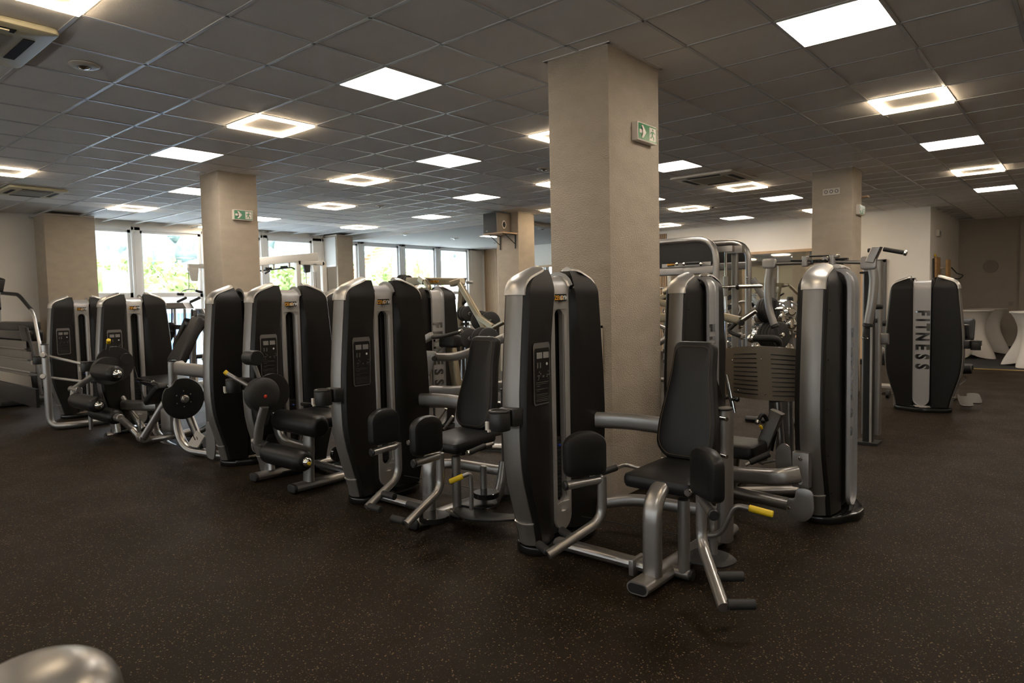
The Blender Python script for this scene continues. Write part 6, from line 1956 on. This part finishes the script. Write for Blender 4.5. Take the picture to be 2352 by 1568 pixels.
t.part('right_joint', slab(round_poly([(-.07, -.06), (.06, -.06), (.06, .06), (-.07, .06)], .03), .05, q_(1998, 604), (1, 0, 0), (0, 0, 1), .005), M['silver'])
t.part('upper_bracket', slab([(a.x, a.z) for a in (q_(1990, 602), q_(2006, 566), q_(2027, 567), q_(2010, 604))], .10, (0, Y_ + .03, 0), (1, 0, 0), (0, 0, 1), .01), M['silver'])
t.part('upper_grip', cyl((q_(2029, 572), q_(2076, 580), .020)), M['rubber'])
t.part('grip_stub', cyl((q_(1993, 575, Y_ + .1), q_(2004, 575, Y_ + .1), .02)), M['rubber'])
t.part('grip_cap', cyl((q_(2076, 580), q_(2083, 581.5, Y_), .026)), M['chrome'])
t.part('right_arm', tube(([q_(2003, 612), q_(2008, 640), q_(2004, 690), q_(1994, 742)], .040, .25)), M['silver'], label='curved hanging arm')
t.part('arm_collar', cyl((q_(1994, 742), q_(1993, 750), .045)), M['black'])
t.part('right_grip', cyl((q_(1991, 752), q_(1987, 774), .024)), M['rubber'])
t.part('grip_end', cyl((q_(1987, 774), q_(1986, 778), .03)), M['chrome'])
t.part('side_grip', cyl((q_(2008, 705, 7.5), q_(2028, 704, 7.5), .024), (q_(2003, 738, 7.5), q_(2014, 736, 7.5), .022)), M['rubber'])
t.part('seat_beam', flat(([q_(2004, 778, 7.6), q_(2041, 778, 7.6)], .06, .11, (0, 1, 0), 0, .015)), M['silver'])
t.part('rear_leg', flat(([q_(2008, 800, 7.6), q_(2016, 882, 7.6)], .04, .04, (1, 0, 0), 0, .01)), M['silver'])
t.part('mast_foot', B((V((q_(1985, 700).x, Y_ + .2, .012)), (.2, .2, .024))), M['iron'])
t.part('low_tray', B((at(2022, 885, z=.10), (.35, .3, .03))), M['cap'])
t.part('caster', cyl((at(2036, 905, z=.05), at(2036, 905, z=.05) + V((.04, 0, 0)), .06)), M['black'])
single('kettlebell', join(ball(at(2021, 812, y=9.6), .09), tube(([at(2021, 812, y=9.6) + V((.06 * math.cos(a), 0, .09 + .06 * math.sin(a))) for a in [math.pi * i / 8 for i in range(9)]], .014, 0))), M['silver'], 'grey round weight beside the lone FITNESS tower', 'weight')
# chair-like bench it rests on
t = Thing('low_bench', (at(2021, 840, y=9.7).x, 9.7, 0), 'low grey bench under the round weight by the lone tower', 'bench')
p = at(2021, 826, y=9.6)
t.part('pad', B(((p.x, 9.65, p.z - .03), (.42, .3, .06))), M['leather'])
t.part('leg', cyl(((p.x - .15, 9.6, p.z - .06), (p.x - .18, 9.6, 0), .02)), M['silver'])
t.part('leg', cyl(((p.x + .15, 9.6, p.z - .06), (p.x + .18, 9.6, 0), .02)), M['silver'])

# ---- dark pieces seen in the mirror side: bench and barbell stand left of the rack
t = Thing('weight_stand', (at(1530, 850, y=10.5).x, 10.5, 0), 'grey slotted stand seen just right of the big column', 'rack')
p = at(1530, 720, y=10.5)
t.part('post', flat(([V((p.x, 10.5, 0)), V((p.x, 10.5, p.z))], .08, .06, (1, 0, 0), 0, .012)), M['rackgrey'])
for k in range(6):
    t.part('hook', tube(([V((p.x, 10.46, .35 + k * .17)), V((p.x + .02, 10.36, .33 + k * .17)), V((p.x + .03, 10.34, .40 + k * .17))], .012, .03)), M['chrome'])
t.part('foot', flat(([V((p.x - .3, 10.5, .035)), V((p.x + .3, 10.5, .035))], .08, .06)), M['rackgrey'])
